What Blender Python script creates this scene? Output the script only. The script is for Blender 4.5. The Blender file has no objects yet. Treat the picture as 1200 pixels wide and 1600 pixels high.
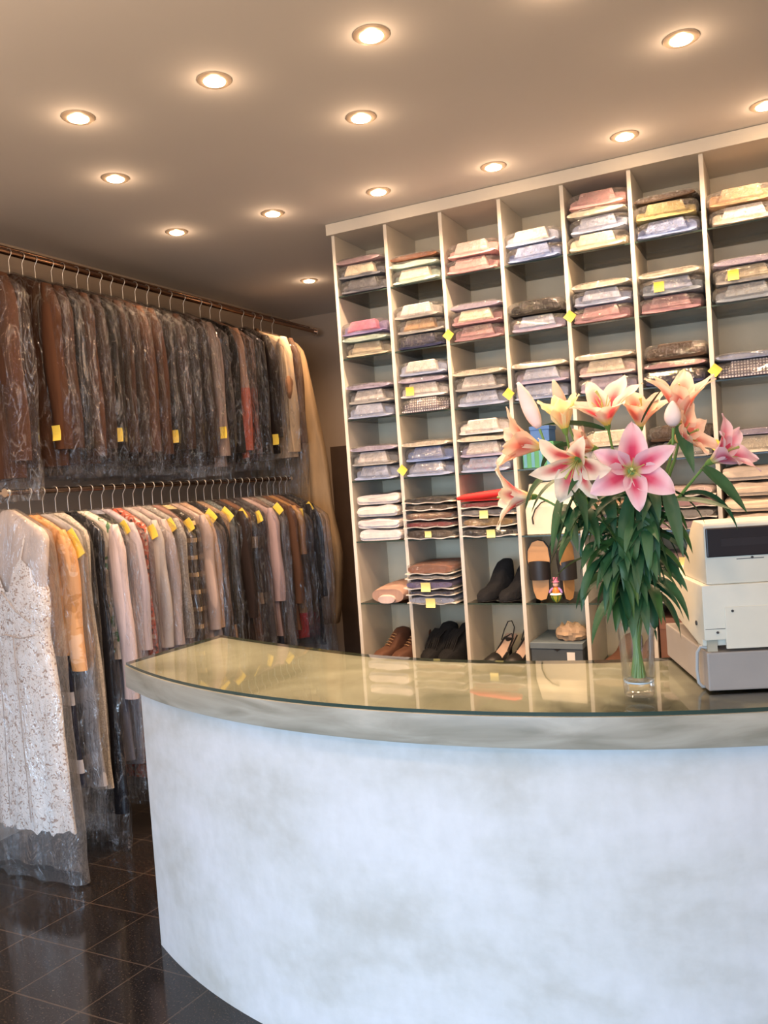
import bpy, bmesh, math, random
from mathutils import Vector, Matrix, noise
R = random.Random(7)
PI = math.pi
sc = bpy.context.scene
COL = sc.collection

# ------------------------------------------------------------------ camera
EYE = Vector((0, 0, 1.6))
CR = Vector((0.89733222, 0.43568066, -0.0705496))
CU = Vector((0.04747387, 0.06364075, 0.99684306))
CD = Vector((-0.43879508, 0.89784866, -0.03642344))
FPX = 1295.2
cam = bpy.data.cameras.new('camera'); camo = bpy.data.objects.new('camera', cam); COL.objects.link(camo)
cam.sensor_fit = 'VERTICAL'; cam.sensor_height = 36; cam.lens = FPX / 1600 * 36; cam.clip_start = 0.02
M = Matrix.Identity(4)
for i, v in enumerate((CR, CU, -CD)):
    for j in range(3): M[j][i] = v[j]
M.translation = EYE
camo.matrix_world = M
sc.camera = camo

# ------------------------------------------------------------------ light
sc.view_settings.view_transform = 'Standard'; sc.view_settings.look = 'None'
sc.view_settings.gamma = 1; sc.view_settings.use_curve_mapping = False
sc.view_settings.exposure = 0.62
try: sc.cycles.transparent_max_bounces = 32
except Exception: pass
LAMP_W = 34.0
LAMP_COL = (1.0, 0.65, 0.40)
w = bpy.data.worlds.new('daylight'); sc.world = w; w.use_nodes = True
w.node_tree.nodes['Background'].inputs[0].default_value = (0.84, 0.83, 0.82, 1)
w.node_tree.nodes['Background'].inputs[1].default_value = 0.44
def area(name, loc, rot, sx, sy, power, col):
    l = bpy.data.lights.new(name, 'AREA'); l.shape = 'RECTANGLE'; l.size = sx; l.size_y = sy; l.energy = power; l.color = col
    o = bpy.data.objects.new(name, l); COL.objects.link(o); o.location = loc; o.rotation_euler = rot
    return o
wl = area('window_daylight', (-1.0, -2.2, 1.35), (math.radians(62), 0, math.radians(4)), 3.6, 2.0, 62, (0.50, 0.72, 1.0)); wl.data.spread = math.radians(98)
for bx in (-2.4, -1.2, 0, 1.2):      # unseen point lights added behind the camera to warm the shelf backs
    for by in (1.0, -.4):
        l = bpy.data.lights.new('downlight_or_fill', 'POINT'); l.energy = LAMP_W*(.32 if by > .9 else .26); l.color = (1, .68, .44); l.shadow_soft_size = .08
        lo = bpy.data.objects.new('downlight_or_fill', l); COL.objects.link(lo); lo.location = (bx, by, 2.55)

# ------------------------------------------------------------------ helpers
def at_y(px, py, Y):
    v = (px - 600) / FPX * CR - (py - 800) / FPX * CU + CD
    return EYE + v * (Y / v.y)
def at_x(px, py, X):
    v = (px - 600) / FPX * CR - (py - 800) / FPX * CU + CD
    return EYE + v * (X / v.x)

class MB:
    def __init__(s): s.v = []; s.f = []; s.m = []; s.uv = {}
    def add(s, vs, fs, mi=0):
        b = len(s.v); s.v += [Vector(p) for p in vs]
        for f in fs: s.f.append(tuple(b + i for i in f)); s.m.append(mi)
        return s
    def box(s, a, b, mi=0):
        x0, y0, z0 = a; x1, y1, z1 = b
        return s.add([(x0,y0,z0),(x1,y0,z0),(x1,y1,z0),(x0,y1,z0),(x0,y0,z1),(x1,y0,z1),(x1,y1,z1),(x0,y1,z1)],
            [(0,3,2,1),(4,5,6,7),(0,1,5,4),(1,2,6,5),(2,3,7,6),(3,0,4,7)], mi)
    def loft(s, rings, mi=0, c0=True, c1=True, closed=True):
        n = len(rings[0]); vs = [p for r in rings for p in r]; fs = []
        for i in range(len(rings) - 1):
            for j in range(n if closed else n - 1):
                k = (j + 1) % n
                fs.append((i*n+j, i*n+k, (i+1)*n+k, (i+1)*n+j))
        if c0 and closed: fs.append(tuple(reversed(range(n))))
        if c1 and closed: fs.append(tuple((len(rings)-1)*n + j for j in range(n)))
        return s.add(vs, fs, mi)
    def tube(s, pts, r, n=8, mi=0):
        pts = [Vector(p) for p in pts]; rr = r if isinstance(r, (list, tuple)) else [r]*len(pts); rings = []
        up = None
        for i, p in enumerate(pts):
            t = (pts[min(i+1, len(pts)-1)] - pts[max(i-1, 0)]).normalized()
            if up is None: up = Vector((0,0,1)) if abs(t.z) < .9 else Vector((1,0,0))
            a = t.cross(up).normalized(); b = a.cross(t).normalized(); up = b
            rings.append([p + (a*math.cos(2*PI*j/n) + b*math.sin(2*PI*j/n))*rr[i] for j in range(n)])
        return s.loft(rings, mi)
    def lathe(s, prof, n=24, c=(0,0,0), mi=0, c0=True, c1=True):
        return s.loft([[(c[0]+r*math.cos(2*PI*j/n), c[1]+r*math.sin(2*PI*j/n), c[2]+z) for j in range(n)] for r, z in prof], mi, c0, c1)
    def prism(s, poly, axis, a, b, mi=0):
        def P(u, w_, t): return {'x': (t,u,w_), 'y': (u,t,w_), 'z': (u,w_,t)}[axis]
        return s.loft([[P(u,w_,a) for u, w_ in poly], [P(u,w_,b) for u, w_ in poly]], mi)
def obj(name, mb, mats, parent=None, smooth=None, bevel=0, loc=None):
    me = bpy.data.meshes.new(name); me.from_pydata([tuple(v) for v in mb.v], [], mb.f)
    if not isinstance(mats, (list, tuple)): mats = [mats]
    for m in mats: me.materials.append(m)
    if any(mb.m): me.polygons.foreach_set('material_index', mb.m)
    if mb.uv:
        ul = me.uv_layers.new(name='UVMap')
        for lp in me.loops: ul.data[lp.index].uv = mb.uv.get(lp.vertex_index, (0, 0))
    bm = bmesh.new(); bm.from_mesh(me)
    if bevel:
        es = [e for e in bm.edges if len(e.link_faces) == 2 and e.calc_face_angle(0) > .6]
        bmesh.ops.bevel(bm, geom=es, offset=bevel, segments=2, profile=.6, affect='EDGES', clamp_overlap=True)
    if not mb.uv: bmesh.ops.recalc_face_normals(bm, faces=bm.faces)
    bm.to_mesh(me); bm.free()
    if smooth is not None:
        me.polygons.foreach_set('use_smooth', [True]*len(me.polygons))
        if smooth < 170: me.set_sharp_from_angle(angle=math.radians(smooth))
    o = bpy.data.objects.new(name, me); COL.objects.link(o)
    if parent: o.parent = parent
    if loc: o.location = loc
    return o
def thing(name, label, cat, loc=(0,0,0), rz=0, group=None):
    o = bpy.data.objects.new(name, None); COL.objects.link(o); o.empty_display_size = .05
    o.location = loc; o.rotation_euler = (0,0,rz); o['label'] = label; o['category'] = cat
    if group: o['group'] = group
    return o
def tag(o, label, cat, group=None):
    o['label'] = label; o['category'] = cat
    if group: o['group'] = group
    return o
def struct(name, mb, m, **k):
    o = obj(name, mb, m, **k); o['kind'] = 'structure'; return o
def sell(w, t, n=24, e=.75, cx=0, cy=0):      # super-ellipse outline
    out = []
    for j in range(n):
        a = 2*PI*j/n; c, s_ = math.cos(a), math.sin(a)
        out.append((cx + w*math.copysign(abs(c)**e, c), cy + t*math.copysign(abs(s_)**e, s_)))
    return out

# ------------------------------------------------------------------ materials
def nt(name):
    m = bpy.data.materials.new(name); m.use_nodes = True; t = m.node_tree
    return m, t, t.nodes['Principled BSDF'], t.nodes['Material Output']
def N(t, k, **kw):
    n = t.nodes.new(k)
    for a, b in kw.items():
        if a.startswith('i_'): n.inputs[a[2:].replace('_', ' ')].default_value = b
        else: setattr(n, a, b)
    return n
def ramp(t, fac, stops, interp='LINEAR'):
    r = N(t, 'ShaderNodeValToRGB'); r.color_ramp.interpolation = interp
    while len(r.color_ramp.elements) < len(stops): r.color_ramp.elements.new(.5)
    for e, (p, c) in zip(r.color_ramp.elements, stops):
        e.position = p; e.color = tuple(c) + (1,) if len(c) == 3 else c
    t.links.new(fac, r.inputs[0]); return r
def coords(t, scale=(1,1,1), kind='Object'):
    tc = N(t, 'ShaderNodeTexCoord'); mp = N(t, 'ShaderNodeMapping'); mp.inputs['Scale'].default_value = scale
    t.links.new(tc.outputs[kind], mp.inputs[0]); return mp.outputs[0]
def bump(t, p, h, s=.3, d=.01):
    b = N(t, 'ShaderNodeBump'); b.inputs['Strength'].default_value = s; b.inputs['Distance'].default_value = d
    t.links.new(h, b.inputs['Height']); t.links.new(b.outputs[0], p.inputs['Normal'])
def mul(c, k): return tuple(min(1, x*k) for x in c)
MC = {}
def flat(name, c, rough=.5, metal=0, var=.08, scale=12, bmp=0, spec=.5, emis=None):
    if name in MC: return MC[name]
    m, t, p, o = nt(name)
    n = N(t, 'ShaderNodeTexNoise'); n.inputs['Scale'].default_value = scale; n.inputs['Detail'].default_value = 4
    t.links.new(coords(t), n.inputs['Vector'])
    r = ramp(t, n.outputs[0], [(.3, mul(c, 1-var)), (.7, mul(c, 1+var))])
    t.links.new(r.outputs[0], p.inputs['Base Color'])
    p.inputs['Roughness'].default_value = rough; p.inputs['Metallic'].default_value = metal
    p.inputs['Specular IOR Level'].default_value = spec
    if emis: p.inputs['Emission Color'].default_value = tuple(emis[0]) + (1,); p.inputs['Emission Strength'].default_value = emis[1]
    if bmp: bump(t, p, n.outputs[0], bmp)
    MC[name] = m; return m
def fabric(c, pat='plain', c2=None, c3=None, k=1.0):
    key = ('fab', tuple(c), pat, c2, c3, k)
    if key in MC: return MC[key]
    m, t, p, o = nt('fabric_' + pat); p.inputs['Roughness'].default_value = .85; p.inputs['Specular IOR Level'].default_value = .2
    n = N(t, 'ShaderNodeTexNoise'); n.inputs['Scale'].default_value = 14; n.inputs['Detail'].default_value = 3
    t.links.new(coords(t, (1, 1, .25)), n.inputs['Vector'])
    if pat == 'plain':
        r = ramp(t, n.outputs[0], [(.3, mul(c, .85)), (.7, mul(c, 1.12))]); out = r.outputs[0]
    elif pat == 'floral':
        v = N(t, 'ShaderNodeTexNoise'); v.inputs['Scale'].default_value = 34*k; v.inputs['Detail'].default_value = 2; v.inputs['Distortion'].default_value = 1.2
        t.links.new(coords(t), v.inputs['Vector'])
        r = ramp(t, v.outputs[0], [(0, c3), (.40, c3), (.44, c), (.56, c), (.6, c2), (1, c2)]); out = r.outputs[0]
    elif pat == 'tweed':
        v = N(t, 'ShaderNodeTexNoise'); v.inputs['Scale'].default_value = 160*k; v.inputs['Detail'].default_value = 1
        t.links.new(coords(t), v.inputs['Vector'])
        r = ramp(t, v.outputs[0], [(.42, c), (.58, c2)]); out = r.outputs[0]
    elif pat == 'stripe':      # horizontal bands, k bands per metre
        sx = N(t, 'ShaderNodeSeparateXYZ'); t.links.new(coords(t, (1, 1, k)), sx.inputs[0])
        fr = N(t, 'ShaderNodeMath', operation='FRACT'); t.links.new(sx.outputs[2], fr.inputs[0])
        r = ramp(t, fr.outputs[0], [(0, c), (.55, c2), (.8, c3 or c)], 'CONSTANT'); out = r.outputs[0]
    elif pat == 'check':
        v = N(t, 'ShaderNodeTexBrick'); v.offset = 0; v.inputs['Scale'].default_value = 1; v.inputs['Brick Width'].default_value = .012; v.inputs['Row Height'].default_value = .012
        v.inputs['Mortar Size'].default_value = .0025; v.inputs['Color1'].default_value = tuple(c)+(1,); v.inputs['Color2'].default_value = tuple(c)+(1,); v.inputs['Mortar'].default_value = tuple(c2)+(1,)
        v.inputs['Mortar Smooth'].default_value = .2
        t.links.new(coords(t), v.inputs['Vector']); 
        mp = v.inputs['Vector'].links[0].from_node; mp.inputs['Rotation'].default_value = (math.radians(90), 0, 0)
        out = v.outputs[0]
    elif pat == 'split':       # two colours, changing at height k below the rail
        sx = N(t, 'ShaderNodeSeparateXYZ'); t.links.new(coords(t), sx.inputs[0])
        g = N(t, 'ShaderNodeMath', operation='GREATER_THAN'); g.inputs[1].default_value = k; t.links.new(sx.outputs[2], g.inputs[0])
        r = ramp(t, g.outputs[0], [(0, c2), (1, c)]); out = r.outputs[0]
    t.links.new(out, p.inputs['Base Color'])
    bump(t, p, n.outputs[0], .5, .02)
    MC[key] = m; return m
def plastic(name='clear_plastic', milk=.006, lo=.012, hi=.45, scale=(8, 8, 2.6), bs=.9, tint=(.97, .97, .97), crease_glint=.16):
    if name in MC: return MC[name]
    m, t, p, o = nt(name); t.nodes.remove(p)
    n = N(t, 'ShaderNodeTexNoise'); n.inputs['Scale'].default_value = 1.6; n.inputs['Detail'].default_value = 5; n.inputs['Roughness'].default_value = .62; n.inputs['Distortion'].default_value = .8
    t.links.new(coords(t, scale), n.inputs['Vector'])
    b = N(t, 'ShaderNodeBump'); b.inputs['Strength'].default_value = bs; b.inputs['Distance'].default_value = .05
    t.links.new(n.outputs[0], b.inputs['Height'])
    tr = N(t, 'ShaderNodeBsdfTransparent'); tr.inputs[0].default_value = tint + (1,)
    gl = N(t, 'ShaderNodeBsdfGlossy'); gl.inputs['Roughness'].default_value = .06; t.links.new(b.outputs[0], gl.inputs['Normal'])
    df = N(t, 'ShaderNodeBsdfTranslucent'); df.inputs[0].default_value = (.85, .87, .9, 1)
    d2 = N(t, 'ShaderNodeBsdfDiffuse'); d2.inputs[0].default_value = (.85, .87, .9, 1)
    a1 = N(t, 'ShaderNodeMixShader'); a1.inputs[0].default_value = .5; t.links.new(df.outputs[0], a1.inputs[1]); t.links.new(d2.outputs[0], a1.inputs[2])
    n5 = N(t, 'ShaderNodeTexNoise'); n5.inputs['Scale'].default_value = 1.2; n5.inputs['Detail'].default_value = 3; n5.inputs['Distortion'].default_value = 1.5
    t.links.new(coords(t, (scale[0]*1.4, scale[1]*1.4, scale[2]*1.2)), n5.inputs['Vector'])
    cre = ramp(t, n5.outputs[0], [(.465, (0,)*3), (.5, (1,)*3), (.535, (0,)*3)])      # creases in the film, with glints painted along them as pale streaks
    ma = N(t, 'ShaderNodeMath', operation='MULTIPLY_ADD'); t.links.new(cre.outputs[0], ma.inputs[0]); ma.inputs[1].default_value = crease_glint*.5; ma.inputs[2].default_value = milk
    mx = N(t, 'ShaderNodeMixShader'); t.links.new(ma.outputs[0], mx.inputs[0])
    t.links.new(tr.outputs[0], mx.inputs[1]); t.links.new(a1.outputs[0], mx.inputs[2])
    lw = N(t, 'ShaderNodeLayerWeight'); lw.inputs['Blend'].default_value = .28; t.links.new(b.outputs[0], lw.inputs['Normal'])
    mr = N(t, 'ShaderNodeMapRange'); mr.inputs['To Min'].default_value = lo; mr.inputs['To Max'].default_value = hi
    t.links.new(lw.outputs['Fresnel'], mr.inputs[0])
    mb = N(t, 'ShaderNodeMath', operation='MULTIPLY_ADD'); t.links.new(cre.outputs[0], mb.inputs[0]); mb.inputs[1].default_value = crease_glint; t.links.new(mr.outputs[0], mb.inputs[2])
    m2 = N(t, 'ShaderNodeMixShader'); t.links.new(mb.outputs[0], m2.inputs[0]); t.links.new(mx.outputs[0], m2.inputs[1]); t.links.new(gl.outputs[0], m2.inputs[2])
    t.links.new(m2.outputs[0], o.inputs[0]); MC[name] = m; return m
def glass(name, tint, rough=.02, ior=1.45, k=1.0, milk=0):
    if name in MC: return MC[name]
    m, t, p, o = nt(name); t.nodes.remove(p)
    tr = N(t, 'ShaderNodeBsdfTransparent'); tr.inputs[0].default_value = tuple(tint)+(1,)
    gl = N(t, 'ShaderNodeBsdfGlossy'); gl.inputs['Roughness'].default_value = rough
    fr = N(t, 'ShaderNodeFresnel'); fr.inputs[0].default_value = ior
    kk = N(t, 'ShaderNodeMath', operation='MULTIPLY'); kk.inputs[1].default_value = k; t.links.new(fr.outputs[0], kk.inputs[0])
    base = tr.outputs[0]
    if milk:
        tl = N(t, 'ShaderNodeBsdfTranslucent'); tl.inputs[0].default_value = (.9, .88, .9, 1); mm = N(t, 'ShaderNodeMixShader'); mm.inputs[0].default_value = milk
        t.links.new(base, mm.inputs[1]); t.links.new(tl.outputs[0], mm.inputs[2]); base = mm.outputs[0]
    mx = N(t, 'ShaderNodeMixShader'); t.links.new(kk.outputs[0], mx.inputs[0]); t.links.new(base, mx.inputs[1]); t.links.new(gl.outputs[0], mx.inputs[2])
    t.links.new(mx.outputs[0], o.inputs[0]); MC[name] = m; return m

m_paint = flat('painted_board', (.66, .62, .54), .55, var=.03, scale=4)
m_ceil = flat('ceiling_paint', (.67, .65, .62), .9, var=.02, scale=1.5)
m_wall = flat('tan_plaster', (.50, .40, .31), .85, var=.05, scale=3)
m_dark = flat('dark_brown_panel', (.10, .065, .045), .6, var=.15, scale=6)
m_chrome = flat('brushed_chrome', (.72, .70, .68), .22, 1, var=.03)
m_copper = flat('worn_rail_metal', (.34, .20, .13), .22, 1, var=.12, scale=5)
m_wire = flat('hanger_wire', (.62, .60, .56), .35, .8)
m_yel = flat('yellow_paper', (.93, .70, .10), .7, var=.05)
m_yel2 = flat('pale_yellow_paper', (.90, .78, .28), .7, var=.05)
m_white = flat('white_cloth', (.82, .80, .77), .85, bmp=.3)
m_black = flat('black_leather', (.018, .016, .016), .45, bmp=.1)
m_suede = flat('black_suede', (.012, .012, .013), .95, bmp=.5, scale=60)
m_brownleather = flat('brown_suede', (.13, .055, .03), .8, bmp=.3, scale=40)
m_glassshelf = glass('green_tinted_glass', (.93, .96, .92))
m_glassedge = flat('dark_green_glass_edge', (.035, .06, .05), .15, var=.1)
m_clear = glass('clear_glass', (.985, .99, .99), .02, 1.5, .5)
m_plas = plastic()
m_plas2 = plastic('shirt_wrap', .04, .05, .6, (24, 24, 24), .9, crease_glint=.34)

def plaster():
    m, t, p, o = nt('polished_plaster')
    n = N(t, 'ShaderNodeTexNoise'); n.inputs['Scale'].default_value = 1.7; n.inputs['Detail'].default_value = 6; n.inputs['Roughness'].default_value = .62; n.inputs['Distortion'].default_value = .1
    t.links.new(coords(t, (1.2, 1.2, 2.2)), n.inputs['Vector'])
    r = ramp(t, n.outputs[0], [(.33, (.54, .53, .49)), (.47, (.63, .63, .61)), (.60, (.69, .69, .69))])
    n2 = N(t, 'ShaderNodeTexNoise'); n2.inputs['Scale'].default_value = 26; n2.inputs['Detail'].default_value = 5
    t.links.new(coords(t, (1, 1, .6)), n2.inputs['Vector'])
    mx = N(t, 'ShaderNodeMixRGB', blend_type='MULTIPLY'); mx.inputs[0].default_value = .28
    r2 = ramp(t, n2.outputs[0], [(.3, (.75, .75, .73)), (.65, (1, 1, 1))])
    t.links.new(r.outputs[0], mx.inputs[1]); t.links.new(r2.outputs[0], mx.inputs[2]); t.links.new(mx.outputs[0], p.inputs['Base Color'])
    p.inputs['Roughness'].default_value = .5; bump(t, p, n2.outputs[0], .12, .004); return m
m_plaster = plaster()
def concrete():
    m, t, p, o = nt('stained_concrete_edge')
    n = N(t, 'ShaderNodeTexNoise'); n.inputs['Scale'].default_value = 3; n.inputs['Detail'].default_value = 7; n.inputs['Distortion'].default_value = .8
    t.links.new(coords(t, (1, 1, 6)), n.inputs['Vector'])
    r = ramp(t, n.outputs[0], [(.3, (.22, .21, .16)), (.5, (.33, .31, .25)), (.7, (.45, .43, .36))])
    t.links.new(r.outputs[0], p.inputs['Base Color']); p.inputs['Roughness'].default_value = .4; return m
m_conc = concrete()
def granite():
    m, t, p, o = nt('black_granite_tiles')
    tc = N(t, 'ShaderNodeTexCoord'); s = N(t, 'ShaderNodeSeparateXYZ'); t.links.new(tc.outputs['Object'], s.inputs[0])
    def math_(op, a, b=None):
        n = N(t, 'ShaderNodeMath', operation=op)
        for i, x in enumerate((a, b)):
            if x is None: continue
            if isinstance(x, (int, float)): n.inputs[i].default_value = x
            else: t.links.new(x, n.inputs[i])
        return n.outputs[0]
    sk = math_('SUBTRACT', s.outputs[0], math_('MULTIPLY', s.outputs[1], .135))
    def line(c, off, w_):
        q = math_('FRACT', math_('DIVIDE', math_('SUBTRACT', c, off), w_))
        e = math_('ABSOLUTE', math_('SUBTRACT', q, .5)); return math_('GREATER_THAN', e, .5 - .0026/w_)
    g = math_('MAXIMUM', line(sk, -2.05-2.084*.135, .29), line(s.outputs[1], 2.10, .27))
    n = N(t, 'ShaderNodeTexNoise'); n.inputs['Scale'].default_value = 160; n.inputs['Detail'].default_value = 3; t.links.new(tc.outputs['Object'], n.inputs['Vector'])
    r = ramp(t, n.outputs[0], [(.5, (.012, .011, .011)), (.62, (.03, .022, .018)), (.72, (.10, .07, .05))])
    mx = N(t, 'ShaderNodeMixRGB'); t.links.new(g, mx.inputs[0]); t.links.new(r.outputs[0], mx.inputs[1]); mx.inputs[2].default_value = (.065, .048, .037, 1)
    t.links.new(mx.outputs[0], p.inputs['Base Color'])
    n3 = N(t, 'ShaderNodeTexNoise'); n3.inputs['Scale'].default_value = 4; t.links.new(tc.outputs['Object'], n3.inputs['Vector'])
    r3 = ramp(t, n3.outputs[0], [(.3, (.06,)*3), (.7, (.14,)*3)]); t.links.new(r3.outputs[0], p.inputs['Roughness'])
    return m

# ------------------------------------------------------------------ room
ZC = 2.937
XL, YB = -3.5, 5.7
struct('floor', MB().box((XL-.1, -3, -.1), (3.1, YB+.1, 0)), granite())
struct('ceiling', MB().box((XL-.1, -3, ZC), (3.1, YB+.1, ZC+.1)), m_ceil)
struct('wall_left', MB().box((XL-.1, -3, 0), (XL, YB, ZC)), m_wall)
struct('wall_back', MB().box((XL, YB, 0), (3, YB+.1, ZC)), m_wall)
struct('wall_right', MB().box((3, -3, 0), (3.1, YB, ZC)), flat('cream_plaster', (.55, .50, .43), .85))
struct('trim_1', MB().box((XL+.3, YB-.03, 0), (.5, YB, 1.9)), m_dark)

# ------------------------------------------------------------------ shelving
D = 3.8
X0, PX = -2.048, 0.2958
ZR = [2.567, 2.245, 1.930, 1.613, 1.299, .977, .66, .34]
NC = 8
DEP = .36
TH = .018
shelf = thing('pigeonhole_shelving', 'tall white pigeonhole shelving unit with glass shelves reaching the ceiling', 'shelving', (X0, D, 0))
obj('top_fascia', MB().box((-.018, -.02, 2.878), (NC*PX+.03, DEP, ZC-.002)), m_paint, shelf, bevel=.002)
obj('back_panel', MB().box((0, DEP, 0), (NC*PX+.02, DEP+.015, 2.878)), flat('back_board', (.72, .63, .45), .6, var=.03), shelf)
obj('plinth', MB().box((TH, .01, 0), (NC*PX, .03, .08)), m_paint, shelf)
for k in range(NC+1):
    obj('upright_divider', MB().box((k*PX, 0, 0), (k*PX+TH, DEP, 2.878)), m_paint, shelf, bevel=.0015)
for z in ZR + [.08]:
    for k in range(NC):
        g = MB(); a = k*PX+TH; b = (k+1)*PX
        g.box((a, .004, z-.007), (b, DEP, z)); g.box((a, .002, z-.007), (b, .004, z), 1)
        obj('glass_shelf', g, [m_glassshelf, m_glassedge], shelf)

# ------------------------------------------------------------------ counter
CC = (-.96, 4.18)
def arc(Rr, a0, a1, n):
    return [(CC[0] + Rr*math.sin(a0+(a1-a0)*i/n), CC[1] - Rr*math.cos(a0+(a1-a0)*i/n)) for i in range(n+1)]
def ang(x, y): return math.atan2(x-CC[0], CC[1]-y)
aL = ang(-2.163, 2.228); aR = math.radians(48)
aLi = ang(-2.12, 2.734)
front = arc(2.295, aL, aR, 60)
n_in = 60; inner = []
for i in range(n_in+1):
    f_ = i/n_in; a = aR + (aLi-aR)*f_; rr = 1.735 + .115*max(0, (f_-.75)/.25)**2
    inner.append((CC[0]+rr*math.sin(a), CC[1]-rr*math.cos(a)))
cnt = thing('service_counter', 'curved pale plaster service counter with a concrete top edge and glass surface', 'counter', (0,0,0))
fb = arc(2.262, ang(-2.095, 2.225), aR, 60); ib = arc(1.80, aR, ang(-2.07, 2.66), 60)
obj('curved_body', MB().prism(fb+ib, 'z', 0, .932), m_plaster, cnt, smooth=40)
obj('worktop', MB().prism(front+inner, 'z', .931, 1.010), m_conc, cnt, smooth=40, bevel=.003)
g = MB(); gf = arc(2.29, aL+.002, aR, 60); gi = [(CC[0]+(x-CC[0])*1.004, CC[1]+(y-CC[1])*1.004) for x, y in inner]
g.prism(gf+gi, 'z', 1.0105, 1.020)
go = obj('glass_surface', g, [glass('counter_glass', (.90, .965, .94), .03, 1.6), m_glassedge], cnt, smooth=40)
for p_ in go.data.polygons:
    p_.material_index = 0 if abs(p_.normal.z) > .5 else 1
bm = bmesh.new(); bm.from_mesh(go.data)      # the plate lies on the worktop: no underside needed
bmesh.ops.delete(bm, geom=[f for f in bm.faces if f.normal.z < -.5], context='FACES_ONLY'); bm.to_mesh(go.data); bm.free()

# ------------------------------------------------------------------ ceiling downlights
m_ring = flat('satin_nickel_ring', (.75, .62, .48), .35, .6)
m_bulb = flat('lamp_lens', (1, .8, .55), .3, emis=((1, .66, .34), 26))
LP = [(-2.151, 2.209, 'front row, furthest left over the rails'), (-1.606, 2.262, 'front row, second from the left'), (-1.055, 2.302, 'front row, brightest at the top of the picture'),
      (-.505, 2.34, 'front row, cut off by the top edge'), (-2.447, 2.694, 'second row, nearest the clothes rail'), (-1.339, 2.781, 'second row, middle lamp'),
      (-.237, 2.87, 'second row, above the cash register side'), (-2.718, 3.404, 'back row, closest to the clothes rails'), (-2.18, 3.467, 'back row, between rails and shelving'),
      (-1.631, 3.516, 'back row, over the second shelving column'), (-1.086, 3.549, 'back row, over the fourth shelving column'), (-.53, 3.56, 'back row, over the fifth shelving column'),
      (-.008, 3.591, 'back row, cut off by the right edge'), (-2.725, 4.713, 'alone in the dark rear corner')]
for x, y, d_ in LP:
    t = thing('ceiling_downlight', 'glowing round recessed downlight, ' + d_, 'ceiling light', (x, y, ZC), 0, 'recessed ceiling downlights')
    obj('trim_ring', MB().lathe([(.036, -.001), (.036, -.006), (.050, -.007), (.056, -.003), (.056, .0)], 28, c0=False, c1=False), m_ring, t, smooth=50)
    obj('lens', MB().lathe([(.0365, -.002), (.034, -.009), (.022, -.013), (.004, -.014)], 24), m_bulb, t, smooth=60)
    l = bpy.data.lights.new('downlight_or_fill', 'SPOT'); l.energy = LAMP_W; l.color = LAMP_COL; l.spot_size = math.radians(150); l.spot_blend = .9; l.shadow_soft_size = .03
    lo = bpy.data.objects.new('downlight_or_fill', l); COL.objects.link(lo); lo.location = (x, y, ZC-.03)
    l = bpy.data.lights.new('lamp_spill', 'POINT'); l.energy = .32; l.color = LAMP_COL; l.shadow_soft_size = .015
    lo = bpy.data.objects.new('lamp_spill', l); COL.objects.link(lo); lo.location = (x, y, ZC-.05)

# ------------------------------------------------------------------ clothes rails
UX, UZ = -3.2, 2.785
LX, LZ = -3.0, 1.667
t = thing('clothes_rail', 'long reddish metal clothes rail just under the ceiling', 'clothes rail', (UX, 0, UZ))
obj('rail_tube', MB().tube([(0, 1.7, 0), (0, 5.56, 0)], .0145, 14), m_copper, t, smooth=60)
obj('rail_tube', MB().tube([(-.045, 1.7, .035), (-.045, 5.56, .035)], .009, 12), m_copper, t, smooth=60)
obj('end_bracket', MB().lathe([(.03, 0), (.03, .012)], 16), m_chrome, t).matrix_local = Matrix.Translation((0, 5.57, 0)) @ Matrix.Rotation(PI/2, 4, 'X')
for y in (2.05,):
    obj('ceiling_bracket', MB().box((-.052, y-.006, 0), (.006, y+.006, ZC-UZ)), m_copper, t)
t = thing('clothes_rail', 'shorter dark metal clothes rail at chest height below the jackets', 'clothes rail', (LX, 0, LZ))
obj('rail_tube', MB().tube([(0, 2.48, 0), (0, 4.74, 0)], .0125, 14), flat('dark_rail_metal', (.16, .12, .10), .25, 1), t, smooth=60)
for y in (2.485, 4.735):
    obj('end_cap', MB().tube([(0, y-.01, 0), (0, y+.01, 0)], .019, 14), m_chrome, t, smooth=60)
    obj('wall_arm', MB().tube([(-.5, y, 0), (0, y, 0)], .009, 10), m_chrome, t, smooth=60)

def wire_hanger(parent, half=.2, top=-.10, drop=.09):
    h = MB()
    pts = [(.004, 0, top)] + [(.004, 0, top+.03)]
    h.tube([(-half, 0, top-drop), (-half*.5, 0, top-drop*.45), (0, 0, top), (half*.5, 0, top-drop*.45), (half, 0, top-drop), (half-.01, 0, top-drop-.008), (-half+.01, 0, top-drop-.008), (-half, 0, top-drop)], .0016, 6)
    o = obj('wire_hanger', h, m_wire, parent, smooth=60)
    k = MB(); r = .020
    pts = [(0, 0, top), (0, 0, -.035)]
    for i in range(9):
        a = -PI/2*.2 + (PI*1.15)*i/8
        pts.append((r*math.cos(a), 0, -.002 + r*math.sin(a)))
    k.tube(pts, .0018, 6)
    obj('hanger_hook', k, m_wire, o, smooth=60)
def paper_tag(parent, p, s=.045, tilt=0, rz=0, m=None, ar=1.5):
    b = MB(); rings = []
    for i in range(6):
        u = i/5; rings.append([(-s/2, -.0006+.004*math.sin(u*3), -u*s*ar), (s/2, -.0006+.004*math.sin(u*3), -u*s*ar), (s/2, .0006+.004*math.sin(u*3), -u*s*ar), (-s/2, .0006+.004*math.sin(u*3), -u*s*ar)])
    b.loft(rings); o = obj('paper_tag', b, m or m_yel, parent)
    o.matrix_local = Matrix.Translation(p) @ Matrix.Rotation(rz, 4, 'Z') @ Matrix.Rotation(tilt, 4, 'Y'); return o
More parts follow.
